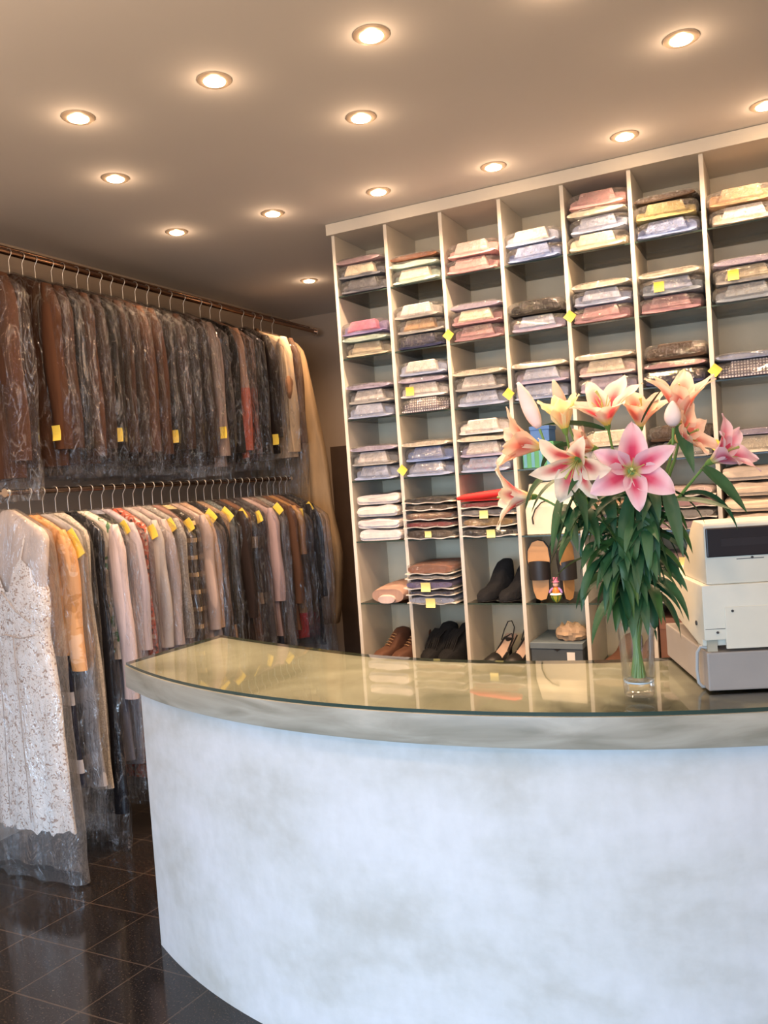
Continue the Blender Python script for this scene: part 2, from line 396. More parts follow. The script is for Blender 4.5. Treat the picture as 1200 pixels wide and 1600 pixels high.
def body_mesh(prof, amp=.006, seed=0, e=.7, n=40, freq=5):
    """prof: (z, half width, half thickness, x offset)"""
    rr = random.Random(seed); ph = rr.uniform(0, 6); rings = []; zs = [p[0] for p in prof]
    zt, zb = zs[0], zs[-1]; steps = 22; full = []
    for i in range(steps+1):
        z = zt + (zb-zt)*(i/steps)**1.35
        for a, b in zip(prof, prof[1:]):
            if b[0] <= z <= a[0] + 1e-9:
                f = (a[0]-z)/max(1e-6, a[0]-b[0]); full.append([z]+[a[q]+(b[q]-a[q])*f for q in (1, 2, 3)]); break
    for z, w_, th, cx in full:
        k = (zt-z)/(zt-zb); out = []
        for x, y in sell(w_, th, n, e):
            fold = math.sin(freq*2*x/max(w_, .05)+ph+1.3*k)*amp*k**.7*1.6 + (noise.noise(Vector((x*9, seed*3.1+(1 if y > 0 else 0), z*3)))*amp*1.1)
            out.append((cx+x*(1+.04*math.sin(z*9+ph)*k), y+fold, z + (noise.noise(Vector((x*6, seed, 2)))*.012 if k > .97 else 0)))
        full_ring = out; rings.append(full_ring)
    return MB().loft(rings)
def sleeve_mesh(sx, half, top, L, rx, ry, seed, lean=.03):
    rr = random.Random(seed+99); rings = []
    n = 16; st = 14
    for i in range(st+1):
        k = i/st; z = top - L*k; cx = half + lean*math.sin(k*1.5) + .004*math.sin(k*9+seed)
        s_ = (math.sin(min(1, k*5+.12)*PI/2))*(1-.32*k)
        rings.append([(sx*(cx+x), y+.004*math.sin(k*7+seed)-.004, z + (.0 if k else .01)) for x, y in sell(rx*s_, ry*(.6+.4*s_), n, .9)])
    return MB().loft(rings)
def garment(y, L, mat_, label, cat, rail='U', half=.20, th=.038, sleeves=None, cover=.12, name='hanging_jacket', tagp=None, flare=.02,
            group=None, rz=0, sm=None, top=-.10, seed=None, tagm=None, tags=.045, tagt=0, collar=None, covermat=None, xoff=0, skirt=None):
    X, Z = (UX, UZ) if rail == 'U' else (LX, LZ)
    seed = int(y*1000) % 977 if seed is None else seed
    t = thing(name, label, cat, (X+xoff, y, Z), rz, group)
    wire_hanger(t, half*.92, top)
    pr = [(top-.005, .035, .022, 0), (top-.03, .09, .028, 0), (top-.065, half*.78, th*.8, 0), (top-.095, half, th*.85, 0), (top-.14, half*1.04, th, 0),
          (top-.35, half*.97, th, 0), (top-.65, half*1.02+flare*.4, th*.95, 0), (-L, half*1.02+flare, th*.9, 0)]
    pr = [p for p in pr if p[0] > -L+.02 or p is pr[-1]]
    obj('garment_body', body_mesh(pr, .005, seed), mat_, t, smooth=80)
    if sleeves:
        for sx in (-1, 1):
            obj('sleeve', sleeve_mesh(sx, half*.95, top-.085, sleeves, .056, th*1.02, seed), sm or mat_, t, smooth=80)
    if collar: obj('collar', MB().tube([(-.07, -th-.004, top-.06), (-.04, -.02, top-.005), (0, .018, top+.004), (.04, -.02, top-.005), (.07, -th-.004, top-.06)], .013, 8), collar, t, smooth=60)
    if skirt:
        z1, L2, m2 = skirt
        obj('skirt', body_mesh([(z1, half*.7, th*.8, 0), (z1-.2, half*.85, th*.9, 0), (-L2, half*1.0, th*.85, 0)], .006, seed+5), m2, t, smooth=80)
        L = max(L, L2)
    if cover:
        ww = half + (.10 if sleeves else .02)
        pr = [(top+.004, .03, .02, 0), (top-.05, half*.72, th*.95, 0), (top-.085, half*1.05, th*1.08, 0), (top-.16, ww+.012, th*1.16, 0), (top-.5, ww+.018, th*1.15, 0), (-L, ww+.012, th*1.1, 0), (-L-cover, ww*.98, th*.7, 0)]
        b = body_mesh(pr, .010, seed+3, n=44, freq=7); b.f = b.f[:-1]; b.m = b.m[:-1]
        obj('plastic_cover', b, covermat or m_plas, t, smooth=80)
    if tagp: paper_tag(t, tagp, tags, tagt, 0, tagm)
    return t

DK = [(.046, .020, .011), (.024, .012, .008), (.010, .007, .006), (.062, .026, .013), (.016, .011, .010), (.032, .015, .009)]
DN = ['dark brown', 'very dark brown', 'black', 'chocolate brown', 'charcoal', 'brown-black']
ORD = ['first', 'second', 'third', 'fourth', 'fifth', 'sixth', 'seventh', 'eighth', 'ninth', 'tenth', 'eleventh', 'twelfth', 'thirteenth', 'fourteenth', 'fifteenth', 'sixteenth', 'seventeenth', 'eighteenth', 'nineteenth', 'twentieth', 'twenty-first', 'twenty-second', 'twenty-third', 'twenty-fourth', 'twenty-fifth', 'twenty-sixth', 'twenty-seventh', 'twenty-eighth', 'twenty-ninth', 'thirtieth']
# upper rail: pixel column of each right shoulder, measured on the plane of the shoulder tips
upx = [85, 104, 122, 146, 163, 184, 201, 220, 236, 254, 273, 291, 309, 326, 346, 371, 386, 401, 426]
ucol = [3, 0, 2, 3, 1, 2, 5, 1, 3, 0, 2, 5, 4, 1, 'g', 2, 'o', 2]
garment(at_x(3, 452, -2.95).y, 1.06, fabric(DK[3]), 'dark brown coat at the picture edge, nearest on the upper rail', 'coat', half=.23, th=.05, sleeves=.8, name='hanging_coat', rz=.12, cover=.1)
GU = 'covered clothes on the upper rail'
prev = None; k_ = 1
for i, px in enumerate(upx[:-1]):
    y = at_x(px-3, 455 + (px-85)*.29, -2.955).y
    c = ucol[i]
    kw = dict(half=.20+R.uniform(-.008, .006), sleeves=R.uniform(.74, .80), th=.034 if i > 1 else .045, rz=R.uniform(-.02, .03), cover=R.uniform(.04, .09))
    if i in (0, 5, 10): kw['tagp'] = (.262, -.075, -.83)
    if i == 14: kw['tagp'] = (.262, -.06, -.80)
    if i < 3: kw['half'] = .215; kw['rz'] = (.08, .05, .02)[i]; y -= (.015, .01, .005)[i]
    L = 1.01 + R.uniform(-.04, .03)
    if c == 'g': m, nm = fabric((.25, .19, .17)), 'grey-beige'
    elif c == 'o': m, nm = fabric((.36, .20, .13), 'split', (.50, .11, .05), None, -.55), 'tan and orange'
    else: m, nm = fabric(DK[c]), DN[c]
    extra = ' with a yellow tag' if 'tagp' in kw else ''
    garment(y, L, m, '%s jacket%s, %s from the near end of the upper rail' % (nm, extra, ORD[i+1]), 'jacket', group=GU, **kw)
y = at_x(425, 540, -2.98).y
garment(y, .95, fabric((.014, .008, .006)), 'black square-shouldered jacket with a yellow tag beside the cream one', 'jacket', group=GU, half=.19, th=.05, sleeves=.66, tagp=(.245, -.08, -.83), cover=.1)
garment(y+.13, .98, fabric((.60, .45, .30)), 'cream jacket with a brown elbow patch, upper rail', 'jacket', group=GU, half=.24, th=.055, sleeves=.76, cover=.5, collar=fabric((.08, .04, .02)))
EC = MB().lathe([(.052, 0), (.046, .006), (.02, .010), (.002, .011)], 20); eo = obj('elbow_patch', EC, fabric((.30, .16, .09)), [o for o in COL.objects if o.get('label', '').startswith('cream jacket')][0], smooth=60)
eo.matrix_local = Matrix.Translation((.278, -.045, -.52)) @ Matrix.Rotation(math.radians(75), 4, 'Z') @ Matrix.Rotation(PI/2, 4, 'X') @ Matrix.Diagonal((.8, 1.5, 1, 1))
garment(y+.22, .95, fabric((.10, .055, .035)), 'thin brown jacket squeezed behind the cream jacket', 'jacket', group=GU, half=.25, th=.03, sleeves=.7, cover=0)
# long beige coat
t = thing('long_gown', 'very long beige gown hanging from the far end of the upper rail', 'gown', (UX, 4.97, UZ), 0, GU)
wire_hanger(t, .2, -.10)
pr = [(-.105, .035, .03, 0), (-.14, .10, .04, 0), (-.19, .20, .05, .0), (-.26, .235, .06, .01), (-.6, .27, .07, .03), (-1.2, .31, .08, .07), (-1.7, .33, .085, .09), (-2.0, .31, .08, .10), (-2.14, .27, .07, .10)]
obj('gown_body', body_mesh(pr, .014, 5, freq=9, n=60), fabric((.38, .26, .145)), t, smooth=80)

# lower rail
LG = 'covered clothes on the lower rail'
navy, blackc = (.018, .020, .035), (.014, .013, .014)
low = [  # colour material, words, category, length, half, extras
 (fabric((.66, .36, .17), 'floral', (.74, .48, .30), (.55, .27, .10), .35), 'peach and apricot fluffy blouse', 'blouse', .72, .20, dict(sleeves=.60, skirt=(-.62, 1.30, fabric((.02, .024, .045), 'stripe', (.02, .024, .045), (.55, .55, .60), 3.4)))),
 (fabric((.35, .34, .35)), 'sheer grey dress with a big yellow tag', 'dress', 1.32, .20, dict(tagp=(.18, -.055, -.19), tags=.085, tagt=-.5)),
 (fabric((.44, .40, .36), 'tweed', (.62, .58, .52)), 'silver-grey lace dress', 'dress', 1.36, .19, {}),
 (flat('shiny_black_satin', (.012, .013, .018), .25, bmp=.4), 'shiny black long dress', 'dress', 1.50, .20, {}),
 (fabric((.66, .60, .55), 'floral', (.68, .62, .57), (.10, .22, .10), .5), 'white leaf-print blouse with one long sleeve hanging down', 'blouse', .80, .20, dict(sleeves=.80, sm=fabric((.62, .50, .48)), skirt=(-.7, 1.28, fabric((.16, .17, .22))))),
 (fabric((.40, .42, .50), 'stripe', (.02, .02, .02), (.3, .32, .4), 1.6), 'grey-blue and black dress', 'dress', 1.32, .19, {}),
 (fabric((.44, .40, .45)), 'lavender white shirt', 'shirt', 1.0, .19, dict(sleeves=.6, tagp=(.15, -.04, -.17), tagt=-.55)),
 (fabric((.55, .12, .07), 'floral', (.62, .50, .44), (.05, .04, .04), .9), 'red, black and cream floral dress', 'dress', 1.44, .19, {}),
 (fabric((.40, .37, .36)), 'grey-white shirt', 'shirt', .95, .20, dict(sleeves=.62, tagp=(.19, -.04, -.20), tagt=-.4)),
 (fabric((.40, .33, .32)), 'blush shirt', 'shirt', 1.0, .20, dict(sleeves=.62)),
 (fabric((.20, .19, .18), 'tweed', (.36, .34, .32)), 'grey tweed jacket with a yellow tag', 'jacket', .95, .20, dict(sleeves=.6, tagp=(.19, -.04, -.18), tagt=-.5)),
 (fabric((.22, .13, .11)), 'dusty brown skirt suit', 'suit', 1.0, .195, {}),
 (fabric((.03, .025, .02), 'stripe', (.55, .40, .22), (.03, .025, .02), 11.), 'black and cream banded dress', 'dress', 1.1, .20, dict(tagp=(.18, -.04, -.19), tagt=-.5)),
 (fabric((.36, .28, .25)), 'dusty pink blouse', 'blouse', .95, .20, dict(sleeves=.6)),
 (fabric((.42, .29, .21)), 'pale tan jacket with a yellow tag', 'jacket', .85, .20, dict(sleeves=.6, tagp=(.185, -.04, -.19), tagt=-.5)),
 (fabric(blackc), 'plain black dress', 'dress', 1.1, .20, dict(sleeves=.6, tagp=(.15, -.04, -.16), tagt=-.8, tags=.05)),
 (fabric((.26, .17, .11)), 'thin tan cardigan', 'cardigan', .95, .19, {}),
 (fabric((.05, .07, .08), 'tweed', (.16, .18, .18)), 'dark teal sparkling dress', 'dress', 1.1, .20, dict(tagp=(.15, -.04, -.16), tagt=-.8, tags=.055)),
 (fabric((.022, .014, .012)), 'black-brown jacket', 'jacket', 1.0, .20, dict(sleeves=.6)),
 (fabric((.12, .06, .035)), 'brown blouse', 'blouse', 1.0, .19, dict(tagp=(.16, -.04, -.17), tagt=-.6)),
 (fabric((.03, .028, .03), 'stripe', (.03, .028, .03), (.42, .32, .22), 3.), 'black dress with cream stripes', 'dress', 1.1, .20, {}),
 (fabric((.05, .045, .05)), 'charcoal dress with a yellow tag', 'dress', 1.1, .20, dict(tagp=(.18, -.04, -.19), tagt=-.4)),
 (fabric((.34, .25, .25), 'split', (.02, .025, .04), None, -.95), 'mauve and navy dress', 'dress', 1.2, .20, dict(sleeves=.55)),
 (fabric((.15, .10, .09)), 'dull mauve-brown blouse', 'blouse', 1.0, .19, {}),
 (fabric((.20, .18, .17), 'tweed', (.10, .09, .09)), 'grey flecked skirt suit', 'suit', 1.1, .20, dict(tagp=(.17, -.04, -.16), tagt=-.7)),
 (fabric((.10, .05, .03), ), 'dark brown coat', 'coat', .95, .20, dict(sleeves=.6)),
 (fabric((.35, .19, .08), 'split', (.48, .04, .04), None, -.86), 'golden tan coat with a red hem', 'coat', 1.02, .215, dict(sleeves=.3)),
 (fabric((.14, .07, .04)), 'rust-brown coat with a yellow tag', 'coat', .95, .20, dict(tagp=(.21, -.04, -.2), tagt=-.1, tags=.035)),
 (fabric(blackc), 'black shiny coat', 'coat', 1.05, .21, dict(sleeves=.6)),
 (fabric((.012, .014, .022)), 'blue-black long coat with a yellow tag, last on the lower rail', 'coat', 1.1, .22, dict(sleeves=.6, tagp=(.19, -.05, -.17), tagt=-.6, tags=.04)),
]
ys = [2.60 + i*.0715 for i in range(len(low))]
for i, (m, nm, cat, L, hf, kw) in enumerate(low):
    y = ys[i]; kw = dict(kw); kw.setdefault('th', .027)
    kw.setdefault('cover', .14 if i > 3 else .20)
    lab = nm if 'last' in nm else nm + ', %s along the lower rail' % ORD[i+1]
    garment(y, L, m, lab, cat, 'L', half=hf+.012*math.sin(i*2.1), rz=.02*math.sin(i*1.7), name='hanging_'+cat, group=LG, **kw)

# the white lace dress at the front of the lower rail
def lace():
    m, t, p, o = nt('white_lace')
    v = N(t, 'ShaderNodeTexNoise'); v.inputs['Scale'].default_value = 58; v.inputs['Detail'].default_value = 1.5; v.inputs['Distortion'].default_value = 1.6
    t.links.new(coords(t), v.inputs['Vector'])
    r = ramp(t, v.outputs[0], [(0, (.34, .22, .17)), (.37, (.42, .29, .22)), (.43, (.86, .81, .76)), (1, (.90, .87, .84))])
    t.links.new(r.outputs[0], p.inputs['Base Color']); p.inputs['Roughness'].default_value = .8
    bump(t, p, v.outputs[0], .5, .01); return m
m_lace = lace(); m_seam = flat('lace_seam', (.42, .36, .32), .8)
t = thing('lace_dress', 'white lace sundress with thin straps, first on the lower rail', 'dress', (LX, 2.488, LZ), -.02, LG)
wire_hanger(t, .2, -.07, .13)
prof = [(-.365, .165, .045), (-.42, .195, .055), (-.50, .190, .058), (-.60, .172, .055), (-.72, .195, .055), (-.95, .215, .05), (-1.20, .225, .05), (-1.40, .235, .055), (-1.445, .238, .055)]
rings = []; n = 72
for i in range(40):
    z = -.365 - (1.445-.365)*i/39
    for a, b in zip(prof, prof[1:]):
        if b[0]-1e-6 <= z <= a[0]+1e-6:
            f = (a[0]-z)/(a[0]-b[0]); w_, th = a[1]+(b[1]-a[1])*f, a[2]+(b[2]-a[2])*f; break
    k = i/39; ring = []
    for x, y_ in sell(w_, th, n, .85):
        fold = .011*math.sin(x*62+.5)*max(0, k-.3)*(1 if y_ < 0 else -1)
        zz = z
        if i == 0: zz = z + .085*(1-min(1, abs(abs(x)-.095)/.08))*1.0 - .07*max(0, 1-abs(x)/.05)
        if i == 1: zz = z + .05*(1-min(1, abs(abs(x)-.095)/.08)) - .045*max(0, 1-abs(x)/.05)
        if i == 39: zz = z + .007*math.sin(x*70) + .006*math.sin(x*150)
        ring.append((x+.002*math.sin(z*20), y_+fold, zz))
    rings.append(ring)
obj('dress_body', MB().loft(rings, c0=False, c1=False), m_lace, t, smooth=80)
for pts in ([(-.17, -.062, -.60), (-.08, -.066, -.615), (0, -.068, -.60), (.08, -.066, -.615), (.17, -.062, -.60)], [(-.15, -.06, -.55), (-.09, -.066, -.50), (0, -.068, -.42), (.07, -.067, -.50), (.15, -.062, -.55)],
            [(-.055, -.068, -.60), (-.055, -.068, -.9), (-.07, -.07, -1.4)], [(.045, -.069, -.60), (.05, -.069, -.9), (.06, -.071, -1.4)]):
    obj('seam', MB().tube(pts, .0022, 6), m_seam, t, smooth=60)
for sx in (-1, 1):
    obj('shoulder_strap', MB().tube([(sx*.10, -.045, -.285), (sx*.115, -.03, -.20), (sx*.12, 0, -.145)], .004, 6), m_lace, t, smooth=60)
obj('paper_shoulder_cover', body_mesh([(-.075, .03, .012, 0), (-.11, .10, .02, 0), (-.165, .20, .03, 0), (-.20, .225, .036, 0), (-.30, .215, .035, 0), (-.42, .19, .03, 0)], .006, 3), flat('peach_tissue', (.60, .50, .44), .8), t, smooth=80)
b = body_mesh([(-.070, .03, .03, 0), (-.12, .13, .045, 0), (-.18, .235, .05, 0), (-.3, .25, .068, 0), (-.8, .26, .07, 0), (-1.4, .275, .072, 0), (-1.60, .29, .065, 0), (-1.655, .31, .05, 0)], .008, 21, n=56); b.f = b.f[:-1]; b.m = b.m[:-1]
obj('plastic_cover', b, plastic('long_cover', .10, .05, .5, (6, 6, 2)), t, smooth=80)

# ------------------------------------------------------------------ folded shirts and other things in the pigeonholes
SC = {'cream': (.80, .72, .58), 'white': (.74, .71, .70), 'pale blue': (.40, .46, .62), 'blue': (.24, .32, .56), 'pink': (.70, .42, .42), 'pale pink': (.78, .62, .60), 'magenta': (.50, .16, .28),
      'lavender': (.44, .40, .52), 'mauve': (.42, .30, .33), 'slate grey': (.12, .13, .16), 'grey': (.36, .35, .34), 'mint': (.48, .60, .55), 'brown': (.18, .08, .05), 'tan': (.45, .30, .18),
      'navy': (.035, .04, .09), 'black': (.02, .018, .016), 'olive': (.34, .28, .13), 'sand': (.50, .45, .34), 'grey-blue': (.33, .38, .44), 'red': (.55, .02, .02), 'dark brown': (.07, .045, .03),
      'rust': (.34, .15, .09), 'purple': (.20, .17, .34), 'golden brown': (.30, .19, .07), 'deep red': (.26, .03, .04), 'checked': (.5, .5, .5), 'rose': (.50, .30, .32)}
ROWN = ['top row', 'second row', 'third row', 'fourth row', 'fifth row', 'sixth row', 'seventh row']
COLN = ['leftmost column', 'second column', 'third column', 'fourth column', 'fifth column', 'sixth column', 'seventh column', 'rightmost column']
def smat(c):
    if c == 'checked': return fabric((.70, .68, .68), 'check', (.16, .14, .18))
    return fabric(SC[c])
def slab(w_, d_, h, seed, z0=0, thin=.5, e=.55, n=26, m=9, y0=0, rise=2.2, amp=.006):
    """soft folded slab: cross sections in xz along the depth"""
    rings = []
    for i in range(m+1):
        k = i/m; hh = h*(thin + (1-thin)*math.sin(min(1, k*rise+.08)*PI/2)) * (1 if k < .95 else .7); ww = w_*(.95+.05*math.sin(min(1, k*4)*PI/2))
        ring = []
        for x, z in sell(ww/2, hh/2, n, e):
            q = noise.noise(Vector((x*13+seed, k*2.6, z*12)))*amp
            ring.append((x, y0 + k*d_ + noise.noise(Vector((x*15, seed, 5)))*.008*(k < .3), z0 + max(.0008, hh/2 + z + q*(1 if z > 0 else .25))))
        rings.append(ring)
    return MB().loft(rings)
def wrap(parent, w_, d_, h, seed, y0):
    b = MB(); rings = []
    for i in range(9):
        k = i/8; s_ = [.82, 1, 1, 1, 1, 1, 1, 1, .8][i]
        ring = []
        for x, z in sell(w_/2*s_, h/2*(s_ if i else .7), 28, .5):
            q = noise.noise(Vector((x*28+seed, k*7, z*25)))*.005
            ring.append((x+q, y0+k*d_+q*1.5, max(.0004, h/2+z+q)))
        rings.append(ring)
    obj('plastic_wrap', b.loft(rings), m_plas2, parent, smooth=70)
NSH = {}
def cell_xyz(c, r): return X0 + c*PX + TH + (PX-TH)/2, ZR[r]
def shirt(kind, c, r, z, idx, total, x, zb, collar=None, tagx=None):
    body, col = (c if isinstance(c, tuple) else (c, c))
    seed = R.uniform(0, 50)
    pos = 'only item' if total == 1 else ('bottom of the stack' if idx == 0 else ('top of the stack' if idx == total-1 else '%s from the bottom' % ORD[idx]))
    kn = 'collar-out folded shirt' if kind == 'c' else 'fold-out shirt'
    cn = body if body == col else '%s-collared %s' % (col, body)
    if kind == 'c': t = thing('folded_shirt', '%s %s, %s, %s, %s' % (cn, 'folded shirt', pos, ROWN[r], COLN[x]), 'folded shirt')
    else: t = thing('folded_shirt', '%s shirt showing its folded edge, %s, %s, %s' % (cn, pos, ROWN[r], COLN[x]), 'folded shirt')
    t['group'] = 'plastic-wrapped shirts in the pigeonholes'
    cx, z0 = cell_xyz(x, r)
    t.location = (cx + R.uniform(-.006, .006), D - .012 + R.uniform(-.006, .006), z0 + zb + .0008); t.rotation_euler = (0, 0, R.uniform(-.045, .045))
    if kind == 'c':
        h = .070
        obj('shirt_body', slab(.258, .265, h-.005, seed, 0, .75, e=.42, y0=.038, rise=5.5, amp=.011), smat(body), t, smooth=60)
        obj('folded_hem', slab(.246, .08, .017, seed+7, 0, .8, e=.7, y0=-.004, amp=.008), smat(body), t, smooth=60)
        cb = MB(); w0, w1 = .088, .070
        cb.loft([[(-w0, 0, .012), (w0, 0, .012), (w0-.004, .05, .016), (-w0+.004, .05, .016)], [(-w0+.004, -.004, .022), (w0-.004, -.004, .022), (w0-.008, .05, .024), (-w0+.008, .05, .024)],
                 [(-w1, .008, h-.004), (w1, .008, h-.004), (w1, .05, h-.006), (-w1, .05, h-.006)], [(-w1+.004, .014, h), (w1-.004, .014, h), (w1-.006, .05, h-.001), (-w1+.006, .05, h-.001)]])
        obj('collar', cb, smat(col), t, smooth=30, bevel=.002)
        wrap(t, .270, .315, h+.003, seed, -.010)
    else:
        h = .032
        obj('shirt_body', slab(.262, .30, h-.004, seed, 0, .8, e=.8, y0=-.008), smat(body), t, smooth=60)
        wrap(t, .270, .32, h, seed, -.014)
    if tagx is not None: paper_tag(t, (tagx, -.018, h*.75), .042, .75 if abs(tagx) > .1 else 0, 0, None, 1.0)
    return h
W_, PB, LV = 'white', 'pale blue', 'lavender'
ST = {
 (0,0): [('c', ('slate grey', 'slate grey')), ('c', ('slate grey', 'cream')), ('f', 'mauve')], (0,1): [('c', ('mint', 'cream')), ('f', 'mint'), ('f', 'brown')], (0,2): [('c', 'pink'), ('c', ('pink', 'pale pink'))],
 (0,3): [('c', 'blue'), ('c', (PB, W_))], (0,4): [('c', 'cream'), ('c', PB), ('f', 'cream'), ('c', 'pink')], (0,5): [('c', 'blue'), ('c', 'olive'), ('f', 'dark brown')], (0,6): [('c', ('cream', W_)), ('c', 'tan')], (0,7): [('c', W_)],
 (1,0): [('c', 'sand'), ('f', 'mint'), ('c', ('purple', 'magenta'))], (1,1): [('c', 'navy'), ('c', ('grey', 'tan')), ('c', ('grey', W_))], (1,2): [('c', 'rose'), ('c', ('rose', 'cream')), ('f', LV)],
 (1,3): [('c', (LV, PB)), ('c', 'black')], (1,4): [('c', 'rose'), ('c', PB), ('f', 'cream')], (1,5): [('c', 'rose'), ('c', ('grey-blue', PB)), ('f', 'cream')], (1,6): [('c', 'grey-blue'), ('c', ('grey', 'sand')), ('f', LV)], (1,7): [('c', 'cream')],
 (2,0): [('c', PB), ('c', ('grey', W_)), ('f', LV)], (2,1): [('c', 'checked'), ('c', W_), ('f', LV), ('c', (PB, W_))], (2,2): [('c', PB), ('c', ('grey', W_)), ('f', 'cream')], (2,3): [('c', PB), ('c', (LV, PB)), ('f', 'cream')],
 (2,4): [('c', LV), ('c', ('pale pink', 'cream')), ('f', 'cream')], (2,5): [('c', 'navy'), ('f', 'rose'), ('c', 'dark brown')], (2,6): [('c', 'checked'), ('f', PB)], (2,7): [('c', W_)],
 (3,0): [('c', PB), ('c', ('grey', W_)), ('f', LV)], (3,1): [('c', PB), ('c', 'blue'), ('f', 'cream')], (3,2): [('c', PB), ('c', (LV, W_)), ('f', 'cream'), ('c', W_)], (3,4): [('c', W_), ('c', 'cream')], (3,5): [('c', 'grey'), ('c', 'dark brown')], (3,6): [('c', 'cream'), ('f', LV)],
}
TG = {(1,2): (0, -.125), (1,4): (0, -.118), (3,1): (0, -.12), (2,3): (0, -.13), (2,6): (0, -.118), (3,6): (0, -.125), (1,5): (1, -.05), (1,6): (1, -.05), (2,1): (1, -.06)}
for (r, c), items in ST.items():
    zb = 0
    for i, (k, col) in enumerate(items):
        tx = TG[(r, c)][1] if (r, c) in TG and TG[(r, c)][0] == i else None
        zb += shirt(k, col, r, 0, i, len(items), c, zb, tagx=tx) + .0035

def flatpack(cx, y, z, w_, col, label, d_=.31, h=.032, tagx=None, rz=0, grp='flat packed knitwear in plastic', card=True, th=.05):
    t = thing('folded_sweater', label, 'folded sweater', (cx, y, z), rz, grp); seed = R.uniform(0, 50)
    if card:
        b = MB(); rings = []
        for i in range(13):
            x = -w_/2 + w_*i/12; q = .003*math.sin(i*1.3+seed) + .003*abs(i-6)/6
            rings.append([(x, -.008, q+.001), (x, d_, q+.001), (x, d_, q+.005), (x, -.008, q+.006)])
        obj('backing_card', b.loft(rings), flat('pale_card', (.72, .66, .58), .7), t, smooth=40)
    obj('sweater', slab(w_*.94, d_*.96, h-.009, seed, .007, .8, e=.6), smat(col), t, smooth=60)
    b = MB(); wrap(t, w_*1.0, d_*1.02, h, seed, -.014)
    if tagx is not None: paper_tag(t, (tagx, -.020, h*.8), th, 0, 0, m_yel2, .9)
    return h + .003
def soft_pile(c, r, cols, name, labels, cat, w_=.25, h=.055, d_=.30, xo=0, tex=True):
    cx, z0 = cell_xyz(c, r); zb = .001
    for i, col in enumerate(cols):
        t = thing(name, labels[i], cat, (cx+xo+R.uniform(-.006, .006), D+.002, z0+zb), R.uniform(-.03, .03))
        sd = R.uniform(0, 90)
        obj(name+'_body', slab(w_*(.96+.04*(i % 2)), d_, h+.001, sd, 0, .85, e=.38, n=40, amp=.014), fabric(col), t, smooth=70)
        if tex: obj('folded_edge', slab(w_*.97, .05, h*.5, sd+3, h*.22, .9, e=.5, n=30, y0=-.007, amp=.012), fabric(mul(col, .96)), t, smooth=70)
        zb += h + .004
soft_pile(0, 4, [(.68, .63, .62), (.72, .66, .64), (.70, .64, .60), (.60, .55, .53)], 'folded_towel', ['white folded towel, bottom of the pile of four', 'white folded towel, second from the pile bottom', 'white folded towel, third from the pile bottom', 'greyish folded towel, top of the pile of four'], 'towel', w_=.25, h=.058)
cx, z0 = cell_xyz(1, 4)
zb = .002
for col, lab, tg, hh in (('dark brown', 'dark brown packed sweater with a yellow tag, bottom of the second-column pile', .0, .052), ('deep red', 'deep red packed sweater in the pile beside the white towels', None, .036), ('brown', 'brown packed sweater lying above the deep red one', None, .044),
                    ('dark brown', 'dark brown packed sweater above the brown one', None, .032), ('black', 'black packed sweater on top beside the white towels', None, .032)):
    zb += flatpack(cx-.004, D-.035, z0+zb, .272, col, lab, tagx=tg, h=hh, th=.034)
cx, z0 = cell_xyz(2, 4); zb = .002
for col, lab, tg, hh in (('black', 'black packed sweater with a yellow tag under the golden brown one', .02, .045), ('golden brown', 'golden brown packed sweater in the third column', None, .05), ('slate grey', 'grey packed sweater with a yellow tag under the red bundle', -.01, .035), ('deep red', 'dark red packed sweater directly under the red bundle', None, .032)):
    zb += flatpack(cx+.002, D-.03, z0+zb, .274, col, lab, tagx=tg, h=hh, th=.042)
t = thing('rolled_cloth', 'bright red rolled cloth on top of the packed sweaters', 'cloth', (cx-.01, D-.025, z0+zb+.021), 0)
obj('roll', MB().tube([(-.135, .0, -.004), (-.09, 0, .0), (0, .004, .006), (.09, 0, .012), (.125, 0, .010)], [.008, .016, .019, .019, .012], 14), flat('bright_red_cloth', (.62, .015, .012), .6, bmp=.3), t, smooth=70)
obj('loose_end', MB().box((-.12, .0, -.020), (.10, .16, -.017)), flat('bright_red_cloth', (.62, .015, .012)), t)
# cream bag with a dark handle behind the lilies
cx, z0 = cell_xyz(3, 4)
t = thing('shopping_bag', 'cream paper bag with a thin dark curved handle, behind the lilies', 'bag', (cx, D+.03, z0+.001))
obj('bag_body', MB().loft([[(-.12, 0, 0), (.12, 0, 0), (.12, .12, 0), (-.12, .12, 0)], [(-.12, -.004, .13), (.12, -.004, .13), (.12, .12, .13), (-.12, .12, .13)], [(-.105, .03, .24), (.11, .03, .25), (.11, .09, .25), (-.105, .09, .24)]]), flat('cream_card', (.80, .70, .52), .6), t, bevel=.003)
obj('handle', MB().tube([(-.085, -.008, .05), (-.087, -.012, .08), (-.07, -.014, .12), (-.04, -.010, .15), (-.01, -.004, .16)], .0035, 8), m_black, t, smooth=60)
# striped boxes in the fourth row
cx, z0 = cell_xyz(3, 3)
t = thing('gift_box', 'tall green and blue striped box behind the left lilies', 'box', (cx-.04, D+.02, z0+.001))
obj('box_body', MB().box((-.075, 0, 0), (.075, .2, .12)), fabric((.10, .32, .16), 'plain'), t, bevel=.003)
for i in range(4): obj('stripe_panel', MB().box((-.07+i*.037, -.0015, .004), (-.055+i*.037, 0, .116)), flat('teal_stripe', (.10, .30, .42), .6), t)
t = thing('blue_box', 'small blue box standing on the striped box', 'box', (cx-.03, D+.03, z0+.123)); t.name = 'small_box'
obj('box_body', MB().box((-.045, 0, 0), (.045, .12, .07)), flat('blue_card', (.08, .20, .50), .6), t, bevel=.003)
obj('box_lid', MB().box((-.048, -.003, .055), (.048, .123, .073)), flat('blue_card', (.08, .20, .50), .6), t, bevel=.002)
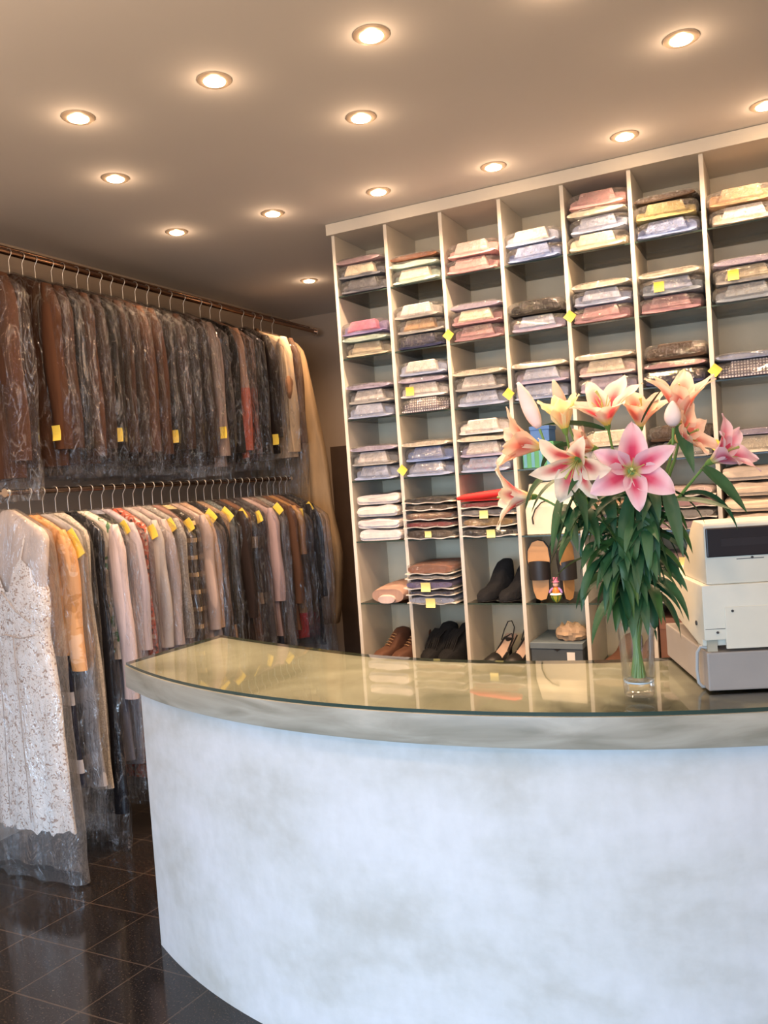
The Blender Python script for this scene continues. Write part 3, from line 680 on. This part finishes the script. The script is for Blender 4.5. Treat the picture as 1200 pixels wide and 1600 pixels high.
# right-hand lower pigeonholes
for c, names in ((4, 'fifth'), (5, 'sixth')):
    cx, z0 = cell_xyz(c, 4); zb = .002
    for i, col in enumerate((['rust', 'slate grey', 'tan'] if c == 4 else ['mauve', 'grey', 'rose', 'pale pink'])):
        zb += flatpack(cx, D-.03, z0+zb, .272, col, '%s packed sweater, %s from the bottom, %s column behind the flowers' % (col, ORD[i], names), h=.045)
soft_pile(6, 4, [(.62, .52, .42), (.66, .54, .42), (.60, .50, .40), (.55, .47, .40)], 'folded_jumper', ['cream folded jumper, lowest above the cash register', 'cream folded jumper, second above the cash register', 'cream folded jumper, third above the cash register', 'cream folded jumper, topmost above the cash register'], 'jumper', w_=.265, h=.062)
soft_pile(7, 4, [(.60, .50, .40), (.62, .54, .46)], 'folded_jumper', ['beige folded jumper at the picture edge, lower one', 'beige folded jumper at the picture edge, upper one'], 'jumper', w_=.265, h=.062)
cx, z0 = cell_xyz(5, 5); zb = .002
for i, (col, lab, tg) in enumerate((('rust', 'rust packed sweater, lowest behind the register', None), ('dark brown', 'dark brown packed sweater, second behind the register', None), ('slate grey', 'grey packed sweater with a yellow tag behind the register', -.03), ('mauve', 'mauve packed sweater, topmost behind the register', .0))):
    zb += flatpack(cx, D-.03, z0+zb, .272, col, lab, tagx=tg, h=.052, th=.05)
# sixth row: fuzzy bundle and bags
cx, z0 = cell_xyz(0, 5)
t = thing('fluffy_scarf', 'pale brown fluffy bundle in the sixth row, leftmost column', 'scarf', (cx+.025, D-.005, z0+.001), -.1)
obj('bundle', slab(.20, .28, .095, 4.4, 0, .75, e=.9, n=40), fabric((.42, .27, .21)), t, smooth=70)
obj('tucked_end', slab(.10, .10, .05, 8.1, 0, .8, e=.9, y0=-.02), fabric((.58, .46, .42)), t, smooth=70)
cx, z0 = cell_xyz(1, 5); zb = .002
for i, (col, lab, tg, hh, w_, dx) in enumerate(((PB, 'pale blue crumpled packed shirt hanging over the sixth-row shelf edge', .0, .040, .26, -.01), ('navy', 'navy packed top above the pale blue crumpled one', None, .028, .265, -.012), ('purple', 'blue and purple packed top with a big yellow tag', -.01, .046, .27, -.02), ('grey', 'grey packed top under the brown one, sixth row', None, .022, .265, -.012), ('rust', 'brown packed top, uppermost of the tagged sixth-row pile', None, .055, .26, -.012))):
    zb += flatpack(cx+dx, D-.05, z0+zb, w_, col, lab, tagx=tg, h=hh, th=.05)
# shoes
def shoe_mesh(L, w_, prof, n=20):
    """prof: (y fraction, bottom z, top z, width factor)"""
    rings = []
    for f, z0_, z1_, q in prof:
        rings.append([(x, f*L, (z0_+z1_)/2+z) for x, z in sell(w_/2*q, (z1_-z0_)/2, n, .5)])
    return MB().loft(rings)
BOOT = [(0, .004, .02, .4), (.05, .001, .04, .75), (.15, .001, .055, .95), (.32, .001, .065, 1), (.48, .001, .085, .95), (.60, .001, .13, .9), (.72, .001, .155, .88), (.88, .001, .158, .86), (.97, .004, .15, .7), (1, .02, .13, .4)]
def pair(c, r, name, lab, cat, mat_, heel, L=.25, w_=.085, prof=BOOT, gap=.10, yo=.02, xo=0, sc_=1.0, extra=None, rz=-.5):
    cx, z0 = cell_xyz(c, r)
    for s_, wd in ((-1, 'left one of the pair'), (1, 'right one of the pair')):
        t = thing(name, lab + ', ' + wd, cat, (cx+xo+s_*gap/2-.055, D+yo, z0+.001), rz-s_*.05)
        pr = [(f, a*sc_ + (heel*max(0, f-.3)/.7 if a > -1 else 0), b*sc_ + heel*max(0, f-.3)/.7, q) for f, a, b, q in prof]
        obj('upper', shoe_mesh(L, w_, pr), mat_, t, smooth=60)
        if heel: obj('heel', MB().loft([[(-.028, L*.80, 0), (.028, L*.80, 0), (.028, L*.97, 0), (-.028, L*.97, 0)], [(-.033, L*.74, heel*.75), (.033, L*.74, heel*.75), (.033, L, heel*.9), (-.033, L, heel*.9)]]), m_black, t, bevel=.003)
        obj('sole', MB().loft([[(x, L/2+y, 0) for x, y in sell(w_*.46, L*.48, 20, .9)], [(x, L/2+y, .004) for x, y in sell(w_*.46, L*.48, 20, .9)]]) if not heel else shoe_mesh(L, w_*.96, [(0, 0, .006, .4), (.1, 0, .006, .9), (.35, 0, .006, 1), (.7, heel*.5, heel*.5+.008, .8), (1, heel*.9, heel*.9+.008, .6)]), m_black, t, smooth=50)
        if extra: extra(t, s_)
def laces(t, s_):
    for i in range(5):
        y = .09+i*.012; z = .078+i*.012
        obj('lace', MB().tube([(-.02, y, z), (0, y-.004, z+.006), (.02, y, z)], .0025, 6), flat('tan_lace', (.40, .24, .12), .7), t)
def fringe(t, s_):
    for i in range(8):
        x = -.04+.011*i; obj('fringe_strand', MB().tube([(x, .13, .16), (x-.004, .09, .13), (x-.002+.004*math.sin(i*2), .055, .075), (x-.01*math.sin(i), .045, .035)], [.004, .004, .003, .002], 6), m_suede, t, smooth=60)
pair(0, 6, 'ankle_boot', 'dark brown suede ankle boot, seventh row leftmost column', 'boot', m_brownleather, 0, gap=.105, xo=.02, L=.24, extra=laces)
pair(1, 6, 'fringed_boot', 'black fringed suede boot, seventh row second column', 'boot', m_suede, 0, gap=.095, xo=-.005, sc_=1.2, L=.235, w_=.095, extra=fringe)
pair(2, 5, 'ankle_boot', 'black suede ankle boot, sixth row third column', 'boot', m_suede, .045, gap=.11, xo=.03, L=.23)
pair(4, 6, 'low_shoe', 'dark brown shoe seen through the vase', 'shoe', m_brownleather, 0, gap=.10, xo=.03, L=.25, sc_=.9)
# slingback pumps
cx, z0 = cell_xyz(2, 6)
m_ins = flat('beige_insole', (.62, .44, .34), .6)
for s_, wd in ((-1, 'left one of the pair'), (1, 'right one of the pair')):
    t = thing('slingback_pump', 'black slingback pump with beige insole, ' + wd, 'shoe', (cx-.012+s_*.052, D+.015, z0+.002), -.32)
    def fz(f): return .006 + .11*max(0, (f-.28)/.72)**1.2
    L = .22; rings = []
    for i in range(12):
        f = i/11; ww = .043*math.sin(min(1, f*3+.2)*PI/2)*(1-.3*max(0, f-.45)); rings.append([(x, f*L, fz(f)+z) for x, z in ((-ww, 0), (ww, 0), (ww, .004), (-ww, .004))])
    obj('sole', MB().loft(rings), m_black, t)
    obj('insole', MB().loft([[(x*.86, y, z+.005) for x, y, z in r_] for r_ in rings[1:]]), m_ins, t)
    rr = []
    for i in range(6):
        f = i/5*.34; ww = .045*math.sin(min(1, f*3+.25)*PI/2); h = .012+.045*math.sin(min(1, i/5+.15)*PI/2)*.75
        rr.append([(ww*math.cos(a), f*L-.003, fz(f)+h*math.sin(a)) for a in [PI*j/10 for j in range(11)]] + [((ww-.003)*math.cos(a), f*L-.003, fz(f)+(h-.003)*math.sin(a)) for a in [PI*j/10 for j in range(10, -1, -1)]])
    obj('toe_cap', MB().loft(rr), m_black, t, smooth=50)
    obj('side_wall', MB().tube([(-.035, .075, .02), (-.032, .13, .05), (-.026, .19, .105), (0, .222, .122), (.026, .19, .105), (.032, .13, .05), (.035, .075, .02)], .005, 8), m_black, t, smooth=60)
    obj('sling_strap', MB().tube([(-.030, .17, .098), (-.030, .20, .145), (-.015, .215, .185), (.006, .218, .190), (.026, .21, .160), (.030, .18, .10)], .003, 8), m_black, t, smooth=60)
    obj('heel', MB().loft([[(x, .20+y, 0) for x, y in sell(.007, .007, 12, 1)], [(x, .20+y, .05) for x, y in sell(.009, .009, 12, 1)], [(x, .195+y, .108) for x, y in sell(.022, .022, 12, 1)]]), m_black, t, smooth=60)
# tan mule sandals standing against the wall
cx, z0 = cell_xyz(3, 5)
m_tan = flat('tan_insole', (.55, .29, .11), .5)
for q, (dx, rz_, wd) in enumerate(((-.078, .06, 'nearer the divider, sole facing out'), (.06, 1.15, 'turned sideways behind the clown ornament'))):
    t = thing('mule_sandal', 'tan and black mule sandal standing upright, ' + wd, 'sandal', (cx+dx, D+.05, z0+.001), rz_)
    pts = [(.0, .004), (.026, .012), (.040, .055), (.042, .10), (.046, .15), (.052, .20), (.046, .255), (.026, .285), (0, .292), (-.028, .282), (-.050, .245), (-.054, .20), (-.046, .15), (-.038, .10), (-.034, .05), (-.022, .014)]
    obj('insole', MB().prism([(x, z) for x, z in pts], 'y', 0, .006), m_tan, t, bevel=.001)
    obj('sole', MB().prism([(x*1.07, z*1.01) for x, z in pts], 'y', .006, .022), m_black, t, bevel=.002)
    b = MB(); rings = []
    for i in range(9):
        a = PI*i/8; x = -.052*math.cos(a); y = -.045*math.sin(a)
        rings.append([(x, y+.01, .105), (x*.94, y*.9+.012, .105), (x*.94, y*.9+.012, .185+.012*math.sin(a)), (x, y+.01, .185+.012*math.sin(a))])
    obj('strap_band', b.loft(rings), m_black, t, smooth=50)
# clown ornament
p = at_y(868, 938, D-.0)
t = thing('clown_ornament', 'tiny painted clown ornament with a pink hat on the glass shelf', 'ornament', (p.x, D+.02, z0+.001))
obj('striped_base', MB().lathe([(.004, 0), (.014, .008), (.023, .024), (.024, .034), (.016, .038)], 20), flat('yellow_green_glaze', (.55, .48, .05), .3), t, smooth=60)
for i in range(6):
    a = i*PI/3; obj('base_stripe', MB().tube([(.006*math.cos(a), .006*math.sin(a), .003), (.0155*math.cos(a), .0155*math.sin(a), .010), (.0235*math.cos(a), .0235*math.sin(a), .024), (.0245*math.cos(a), .0245*math.sin(a), .034)], .0025, 6), flat('green_glaze', (.02, .16, .04), .3), t, smooth=60)
obj('ruff', MB().lathe([(.012, .036), (.030, .038), (.026, .044), (.012, .046)], 14), m_white, t, smooth=40)
obj('torso', MB().lathe([(.017, .044), (.018, .056), (.013, .068), (.007, .074)], 16), flat('orange_glaze', (.75, .20, .03), .35), t, smooth=60)
for sx in (-1, 1): obj('arm', MB().tube([(sx*.012, 0, .068), (sx*.024, -.004, .058), (sx*.030, -.008, .046)], [.006, .006, .004], 8), flat('violet_glaze', (.35, .20, .50), .35), t, smooth=60)
obj('head', MB().lathe([(.003, .072), (.012, .078), (.014, .087), (.010, .096), (.003, .100)], 16), flat('skin_glaze', (.80, .48, .40), .35), t, smooth=60)
obj('hat', MB().lathe([(.018, .096), (.018, .099), (.011, .100), (.012, .118), (.002, .119)], 16), flat('pink_glaze', (.70, .22, .35), .35), t, smooth=50)
# shoebox with crumpled paper
cx, z0 = cell_xyz(3, 6)
m_box = flat('slate_card', (.07, .09, .11), .6)
t = thing('shoebox', 'slate blue shoebox with a white label in the seventh row', 'box', (cx-.004, D+.0, z0+.001))
obj('box_body', MB().box((-.125, .004, 0), (.118, .32, .118)), m_box, t, bevel=.002)
obj('box_lid', MB().box((-.128, 0, .100), (.121, .324, .128)), flat('grey_blue_card', (.13, .17, .20), .55), t, bevel=.002)
obj('thumb_notch', MB().prism([(-.018, .099), (.018, .099), (0, .088)], 'y', .002, .004), flat('notch_dark', (.01, .01, .01)), t)
obj('paper_label', MB().box((.045, .0025, .012), (.082, .004, .085)), m_white, t)
t = thing('crumpled_paper', 'crumpled brown wrapping paper on top of the shoebox', 'paper', (cx+.045, D+.10, z0+.131))
b = MB(); rings = []
for i in range(15):
    a = PI*i/14; rr = .062*math.sin(a)+.002
    rings.append([(-.068*math.cos(a) , 0, 0) if i in (0, 14) and False else (-.075*math.cos(a), rr*math.cos(2*PI*j/24)*(1+.35*noise.noise(Vector((i*.7, j*.8, 1)))), max(0, .028+.75*rr*math.sin(2*PI*j/24)*(1+.5*noise.noise(Vector((i*.9, j*.9, 7)))))) for j in range(24)])
obj('paper_ball', b.loft(rings), flat('brown_paper', (.42, .30, .20), .8, bmp=.4), t, smooth=25)
# tall brown carton behind the vase
cx, z0 = cell_xyz(5, 6)
t = thing('brown_carton', 'reddish brown carton on the shelf behind the glass vase', 'box', (cx-.03, D+.01, z0+.001))
obj('carton_body', MB().box((-.10, 0, 0), (.12, .3, .25)), flat('brown_card', (.20, .09, .055), .7), t, bevel=.003)
obj('carton_flap', MB().box((-.10, -.002, .20), (.12, .0, .25)), flat('brown_card_flap', (.24, .11, .07), .7), t)

# ------------------------------------------------------------------ cash register
ZT = 1.0205
m_beige = flat('ivory_plastic', (.66, .63, .52), .45, var=.03)
m_grey = flat('grey_drawer_paint', (.30, .28, .26), .5, var=.04)
m_screw = flat('screw_dark', (.05, .05, .05), .4)
t = thing('cash_register', 'ivory cash register with a dark display window on the counter', 'cash register', (-.200, 2.170, ZT), math.radians(20.5))
obj('drawer_base', MB().box((0, 0, .004), (.42, .42, .100)), m_grey, t, bevel=.004)
for x in (.03, .39):
    for y in (.03, .39): obj('foot', MB().lathe([(.012, 0), (.012, .005)], 12, (x, y, 0)), m_black, t)
obj('lower_housing', MB().prism([(0, .130), (.0, .268), (.44, .268), (.46, .245), (.46, .215), (.40, .17), (.06, .112), (.018, .112), (.018, .130)], 'x', -.004, .43), m_beige, t, bevel=.006, smooth=30)
obj('corner_recess', MB().box((.006, .012, .100), (.030, .10, .132)), flat('shadow_beige', (.40, .37, .28), .6), t)  # recess shade put into the colour, a darker copy of the ivory
obj('rear_cover', MB().box((.048, -.0022, .108), (.40, .004, .212)), m_beige, t, bevel=.0015)
obj('seam_line', MB().box((.0, -.0005, .158), (.048, .001, .1592)), m_screw, t)
obj('upper_housing', MB().prism([(.006, .268), (.006, .412), (.012, .420), (.10, .424), (.13, .40), (.24, .268)], 'x', .010, .42), m_beige, t, bevel=.006, smooth=30)
obj('display_window', MB().box((.014, .0005, .336), (.42, .010, .408)), flat('dark_display', (.018, .014, .017), .35), t, bevel=.003)
obj('display_readout', MB().box((.05, -.0002, .362), (.20, .0006, .380)), flat('dim_readout', (.028, .024, .028), .3), t)
obj('latch_line', MB().box((.085, .0045, .328), (.15, .0065, .3295)), m_screw, t)
for x, z in ((.066, .202), (.028, .150), (.122, .331)):
    s_ = obj('screw', MB().lathe([(.0032, 0), (.0032, .002)], 12), m_screw, t); s_.matrix_local = Matrix.Translation((x, -.0024 if z < .3 else .005, z)) @ Matrix.Rotation(PI/2, 4, 'X')
s_ = obj('side_knob', MB().lathe([(.006, 0), (.006, .003)], 14), m_screw, t); s_.matrix_local = Matrix.Translation((-.004, .06, .165)) @ Matrix.Rotation(-PI/2, 4, 'Y')
obj('power_cable', MB().tube([(.012, .02, .108), (-.006, .03, .110), (-.014, .035, .095), (-.016, .038, .05), (-.014, .036, .018), (-.006, .034, .008), (.004, .04, .006)], .0042, 10), flat('grey_cable', (.36, .38, .38), .5), t, smooth=60)

# ------------------------------------------------------------------ vase
VX, VY = -.360, 2.125
t = thing('glass_vase', 'tall clear tapering glass vase of water holding the lilies', 'vase', (VX, VY, ZT))
HV = .262
prof = [(.002, 0), (.034, 0), (.037, .004), (.039, .03), (.043, .12), (.053, HV), (.0535, HV+.002), (.051, HV+.002), (.0505, HV), (.0405, .12), (.036, .042), (.030, .036), (.002, .035)]
obj('vase_glass', MB().lathe(prof, 48), m_clear, t, smooth=60)
m_water = glass('vase_water', (.99, .99, .985), .02, 1.33, .35, .10)
obj('water', MB().lathe([(.002, .0355), (.029, .0365), (.0355, .0425), (.040, .12), (.0478, .215), (.002, .215)], 40), m_water, t, smooth=60)
m_glint = flat('painted_glass_glint', (.45, .58, .66), .1)
obj('base_glint_ring', MB().lathe([(.0355, .034), (.0365, .036), (.0355, .038)], 40, c0=False, c1=False), m_glint, t, smooth=60)  # bluish glint of the thick base, painted as a coloured ring

# ------------------------------------------------------------------ lilies
def petal_mat(name, edge, mid, stripe, throat):
    m, t, p, o = nt(name)
    uv = N(t, 'ShaderNodeUVMap'); s_ = N(t, 'ShaderNodeSeparateXYZ'); t.links.new(uv.outputs[0], s_.inputs[0])
    def mr(x, pts):
        r = ramp(t, x, [(a, (b,)*3) for a, b in pts]); return r.outputs[0]
    def mix(f, a, b):
        n = N(t, 'ShaderNodeMixRGB'); t.links.new(f, n.inputs[0])
        for i, x in ((1, a), (2, b)):
            if isinstance(x, tuple): n.inputs[i].default_value = x + (1,)
            else: t.links.new(x, n.inputs[i])
        return n.outputs[0]
    def mult(a, b):
        n = N(t, 'ShaderNodeMath', operation='MULTIPLY'); t.links.new(a, n.inputs[0]); t.links.new(b, n.inputs[1]); return n.outputs[0]
    U, V = s_.outputs[0], s_.outputs[1]
    f1 = mult(mr(U, [(0, 0), (.16, .35), (.5, 1), (.84, .35), (1, 0)]), mr(V, [(0, .6), (.3, 1), (.75, .8), (1, .25)]))
    f2 = mult(mr(U, [(.16, 0), (.42, 1), (.58, 1), (.84, 0)]), mr(V, [(.12, 0), (.28, 1), (.52, .95), (.78, 0)]))
    f3 = mr(V, [(.0, 1), (.12, .9), (.27, 0)])
    c = mix(f3, mix(f2, mix(f1, edge, mid), stripe), throat)
    t.links.new(c, p.inputs['Base Color']); p.inputs['Roughness'].default_value = .5
    tl = N(t, 'ShaderNodeBsdfTranslucent'); t.links.new(c, tl.inputs[0])
    mx = N(t, 'ShaderNodeMixShader'); mx.inputs[0].default_value = .3; t.links.new(p.outputs[0], mx.inputs[1]); t.links.new(tl.outputs[0], mx.inputs[2]); t.links.new(mx.outputs[0], o.inputs[0])
    return m
PM = {'pink': petal_mat('pink_petal', (.88, .66, .72), (.80, .36, .50), (.66, .05, .14), (.66, .62, .16)),
      'cream': petal_mat('cream_petal', (.95, .88, .72), (.90, .70, .56), (.70, .07, .10), (.80, .62, .12)),
      'yellow': petal_mat('yellow_petal', (.96, .90, .55), (.95, .84, .34), (.86, .42, .22), (.85, .72, .12)),
      'peach': petal_mat('peach_petal', (.95, .76, .58), (.92, .58, .44), (.74, .16, .12), (.82, .64, .20))}
m_leaf = flat('lily_leaf', (.020, .085, .030), .5, var=.3, scale=10)
m_leaf2 = flat('lily_leaf_pale', (.045, .12, .03), .4, var=.3, scale=10)
m_stem = flat('lily_stem', (.14, .27, .06), .4, var=.2)
m_sta = flat('stamen_green', (.42, .48, .14), .5); m_anth = flat('anther_rust', (.38, .13, .02), .8)
def frame(a, roll=0):
    a = a.normalized(); u = a.cross(Vector((0, 0, 1)))
    if u.length < .1: u = a.cross(Vector((0, 1, 0)))
    u.normalize(); v = a.cross(u).normalized()
    return u*math.cos(roll)+v*math.sin(roll), -u*math.sin(roll)+v*math.cos(roll), a
def petal(base, u, v, a, phi, L, W, t0, t1, mat_, parent, seed, curlp=1.3):
    rr = random.Random(seed); out = (u*math.cos(phi)+v*math.sin(phi)); side = (a.cross(out)).normalized()
    n, m = 16, 8; b = MB(); pos = base + out*.004; rows = []
    twist = rr.uniform(-.25, .25)
    for i in range(n+1):
        k = i/n; th = t0 + (t1-t0)*k**curlp; d = a*math.cos(th)+out*math.sin(th)
        nrm = a*(-math.sin(th)) + out*math.cos(th)
        if i: pos = pos + d*(L/n)
        ww = W*(math.sin(PI*min(1, k**.85*.97+.03)))**.72*(.35+.65*min(1, k*2.6))
        sd = (side*math.cos(twist*k)+nrm*math.sin(twist*k)).normalized(); nn = nrm
        row = []
        for j in range(m+1):
            q = j/m*2-1
            cup = (.30*(q*q)*(1-k*1.1)+.05*q*q)*ww + .0035*math.sin(k*17+q*2+seed)*abs(q)*k + (.0016 if abs(q) < .15 else 0)
            row.append(pos + sd*q*ww/2 - nn*cup)
        rows.append(row)
    idx = 0
    for i, r_ in enumerate(rows):
        for j, p_ in enumerate(r_): b.v.append(p_); b.uv[idx] = (j/m, i/n); idx += 1
    for i in range(n):
        for j in range(m):
            q = i*(m+1)+j; b.f.append((q, q+1, q+m+2, q+m+1)); b.m.append(0)
    o = obj('petal', b, mat_, parent, smooth=180)
    return o
def leaf(parent, p0, pts_dir, L, W, droop, seed, mat_=None, end=None):
    b = MB(); n, m = 12, 4; d = Vector(pts_dir).normalized(); pos = Vector(p0); cs = []
    for i in range(n+1):
        k = i/n
        if end is not None:
            e = Vector(end); mid = (Vector(p0)+e)/2 + Vector((0, 0, .3*(e-Vector(p0)).length*.35)); cs.append(Vector(p0)*(1-k)**2 + mid*2*k*(1-k) + e*k*k)
        else:
            cs.append(pos.copy()); d = (d + Vector((0, 0, -droop/n))).normalized(); pos = pos + d*(L/n)
    idx = 0
    for i in range(n+1):
        k = i/n; tt = (cs[min(n, i+1)]-cs[max(0, i-1)]).normalized(); sd = tt.cross(Vector((0, 0, 1)))
        if sd.length < .25: sd = sd + Vector((math.cos(seed), math.sin(seed), 0))*.5
        sd = sd - tt*sd.dot(tt); sd.normalize(); nn = sd.cross(tt).normalized()
        sd = (sd*math.cos(seed % 1.2-.6) + nn*math.sin(seed % 1.2-.6)); nn = sd.cross(tt).normalized()
        ww = W*math.sin(PI*min(1, (k*.93+.07)**.75))**.9
        for j in range(m+1):
            q = j/m*2-1; b.v.append(cs[i] + sd*q*ww/2 + nn*abs(q)*ww*.14)
    for i in range(n):
        for j in range(m):
            q = i*(m+1)+j; b.f.append((q, q+1, q+m+2, q+m+1)); b.m.append(0)
    return obj('leaf', b, mat_ or m_leaf, parent, smooth=180)
def bez(p0, p1, p2, p3, n=14):
    return [p0*(1-k)**3 + p1*3*k*(1-k)**2 + p2*3*k*k*(1-k) + p3*k**3 for k in [i/n for i in range(n+1)]]
vb = Vector((VX, VY, ZT+.045)); vm = Vector((VX, VY, ZT+HV))
LN = [0]
def lily(label, px, py, Y, axis, L, t0, t1, pm, W=.042, roll=0, nleaf=8, stamens=True, petals=6, leaves=(), mouth=None, neck=.05, inner=1.12):
    LN[0] += 1; s_ = LN[0]; rr = random.Random(s_*13)
    base = at_y(px, py, Y); ax = Vector(axis).normalized()
    t = thing('lily', label, 'lily', vb, 0, 'lilies in the vase'); o_ = vb
    a_ = s_*2.4; p0 = vb + Vector((math.cos(a_)*.016, math.sin(a_)*.016, .0)); pm_ = vm + Vector((math.cos(a_+2.6)*.028, math.sin(a_+2.6)*.028, 0))
    if mouth: pm_ = vm + Vector(mouth)
    up = bez(pm_, pm_ + (pm_-p0)*.45, base - ax*neck*2.2 + Vector((0, 0, -.05)), base - ax*.004, 12)
    pts = [p0 + (pm_-p0)*(i/4) for i in range(4)] + up
    obj('stem', MB().tube([p-o_ for p in pts], [.0042]*(len(pts)-3)+[.0036, .003, .0035], 8), m_stem, t, smooth=60)
    if petals:
        u, v, a = frame(ax, roll); bl = base - o_
        fl = MB().tube([bl-a*.006, bl+a*.002, bl+a*.012], [.004, .0075, .009], 10)
        f = obj('flower', fl, m_stem, t, smooth=60)
        for i in range(petals):
            inn = i % 2 == 0
            petal(bl, u, v, a, i*2*PI/6 + rr.uniform(-.1, .1), L*(1 if inn else .98)*rr.uniform(.94, 1.05), W*(inner if inn else .86), t0*(1 if inn else .9), t1*rr.uniform(.9, 1.08), PM[pm], f, s_*10+i)
        if stamens:
            obj('pistil', MB().tube([bl+a*.01, bl+a*L*.5, bl+a*L*.66+u*.008], [.002, .0017, .0035], 8), m_sta, f, smooth=60)
            for i in range(5):
                d = u*math.cos(i*2*PI/5+.4)+v*math.sin(i*2*PI/5+.4)
                st = obj('stamen', MB().tube([bl+a*.01, bl+a*L*.35+d*.010, bl+a*L*.50+d*.024], .0011, 6), m_sta, f, smooth=60)
    else:
        bl = base - o_; n = 12; u, v, a = frame(ax)
        rings = []
        for i in range(n+1):
            k = i/n; r_ = W/2*(math.sin(PI*min(1, .08+.9*k**.8)))**.8+.0008
            rings.append([bl + a*L*k + (u*math.cos(q*2*PI/18)+v*math.sin(q*2*PI/18))*r_*(1+.07*math.cos(q*2*PI*3/18)) for q in range(18)])
        obj('bud', MB().loft(rings), flat('bud_'+pm, {'pink': (.82, .66, .60), 'peach': (.80, .52, .36), 'cream': (.70, .56, .44)}[pm], .5, var=.12), t, smooth=80)
    for i in range(nleaf+5):
        k = rr.uniform(.02, .55) if i % 3 else rr.uniform(.45, .85); j = min(len(up)-2, int(k*12)); q = up[j] - o_
        az = rr.uniform(0, 2*PI) if rr.random() < .5 else rr.uniform(PI*1.05, PI*1.95)
        leaf(t, q, (math.cos(az), math.sin(az), rr.uniform(.0, .8)), rr.uniform(.12, .185), rr.uniform(.022, .038), rr.uniform(1.5, 2.9), rr.uniform(0, 6), m_leaf if rr.random() < .8 else m_leaf2)
    for (x0, y0, x1, y1, Y0, Y1, W_l) in leaves:
        leaf(t, at_y(x0, y0, Y0)-o_, (0, 0, 1), 0, W_l, 0, .3, m_leaf, end=at_y(x1, y1, Y1)-o_)
    return t
toC = lambda x, y, z=0: Vector((x, y, z))
lily('wide open pink lily facing the camera at the bouquet centre', 986, 737, 2.02, (.26, -.95, .12), 0.128, .55, 1.75, 'pink', W=0.062, roll=0.52, leaves=[(985, 775, 975, 925, 2.06, 2.0, .05), (1000, 790, 1020, 900, 2.06, 2.02, .036)])
lily('red-hearted cream lily facing left below the yellow one', 906, 714, 2.00, (-.22, -.80, -.50), 0.128, .5, 1.65, 'cream', W=0.056, roll=0.95, leaves=[(900, 770, 868, 868, 2.04, 2.0, .04), (880, 770, 862, 870, 2.06, 2.0, .036)])
lily('upright yellow lily between the two pointed buds', 884, 676, 2.05, (-.12, -.25, 1), 0.108, 0.25, 0.85, 'yellow', W=0.05, roll=0.3, nleaf=6)
lily('large cream and red lily opening upwards at the top', 950, 668, 2.08, (-.08, -.42, .9), 0.15, 0.5, 1.25, 'cream', W=0.062, roll=0.2, nleaf=7, leaves=[(945, 672, 845, 665, 2.09, 2.03, .035)])
lily('peach lily seen from the side, pointing left', 850, 700, 2.04, (-.85, -.35, .28), 0.142, 0.3, 1.1, 'peach', W=0.064, roll=0.8, nleaf=7)
lily('drooping pale pink lily at the far left, lowest flower', 838, 776, 2.06, (-.85, -.30, .05), 0.148, 0.2, 1.35, 'cream', W=0.05, roll=0.1, nleaf=6)
lily('orange-pink lily facing up behind the central pink one', 1000, 672, 2.17, (.15, -.2, 1), 0.125, 0.4, 1.2, 'peach', W=0.055, roll=0.5, nleaf=6, leaves=[(1003, 660, 1042, 600, 2.10, 2.08, .03)])
lily('tall pink lily pointing up at the upper right', 1062, 668, 2.10, (.12, -.25, 1), 0.16, 0.2, 1.1, 'peach', W=0.054, roll=0.15, nleaf=8, leaves=[(1060, 665, 1085, 740, 2.08, 2.03, .032)])
lily('salmon lily facing right under the tall one', 1050, 690, 2.10, (.85, -.30, .32), 0.11, .35, 1.25, 'peach', W=0.052, roll=0.3, nleaf=7, leaves=[(1010, 770, 1030, 900, 2.08, 2.02, .036), (1040, 760, 1068, 872, 2.06, 2.0, .034)])
lily('pink lily seen from the side, far right of the bouquet', 1106, 724, 2.06, (.80, -.25, .42), 0.122, .2, 1.35, 'pink', W=0.052, roll=0.6, nleaf=6, leaves=[(1098, 730, 1168, 802, 2.05, 1.98, .036), (1052, 782, 1148, 798, 2.07, 2.02, .03)])
lily('closed pinkish bud, tallest on the left side', 842, 668, 2.03, (-.38, -.05, 1), .125, 0, 0, 'pink', W=.036, petals=0, nleaf=5)
lily('closed peach bud pointing up behind the yellow lily', 884, 650, 2.13, (-.28, .0, 1), .10, 0, 0, 'peach', W=.030, petals=0, nleaf=5)
lily('short closed pink bud in front of the tall right lily', 1052, 666, 2.02, (.04, -.1, 1), .058, 0, 0, 'pink', W=.036, petals=0, nleaf=6)
lily('small red-orange lily half hidden between cream and pink ones', 932, 702, 2.10, (-.75, -.45, .35), .085, .3, 1.1, 'peach', W=.045, roll=.4, nleaf=4)
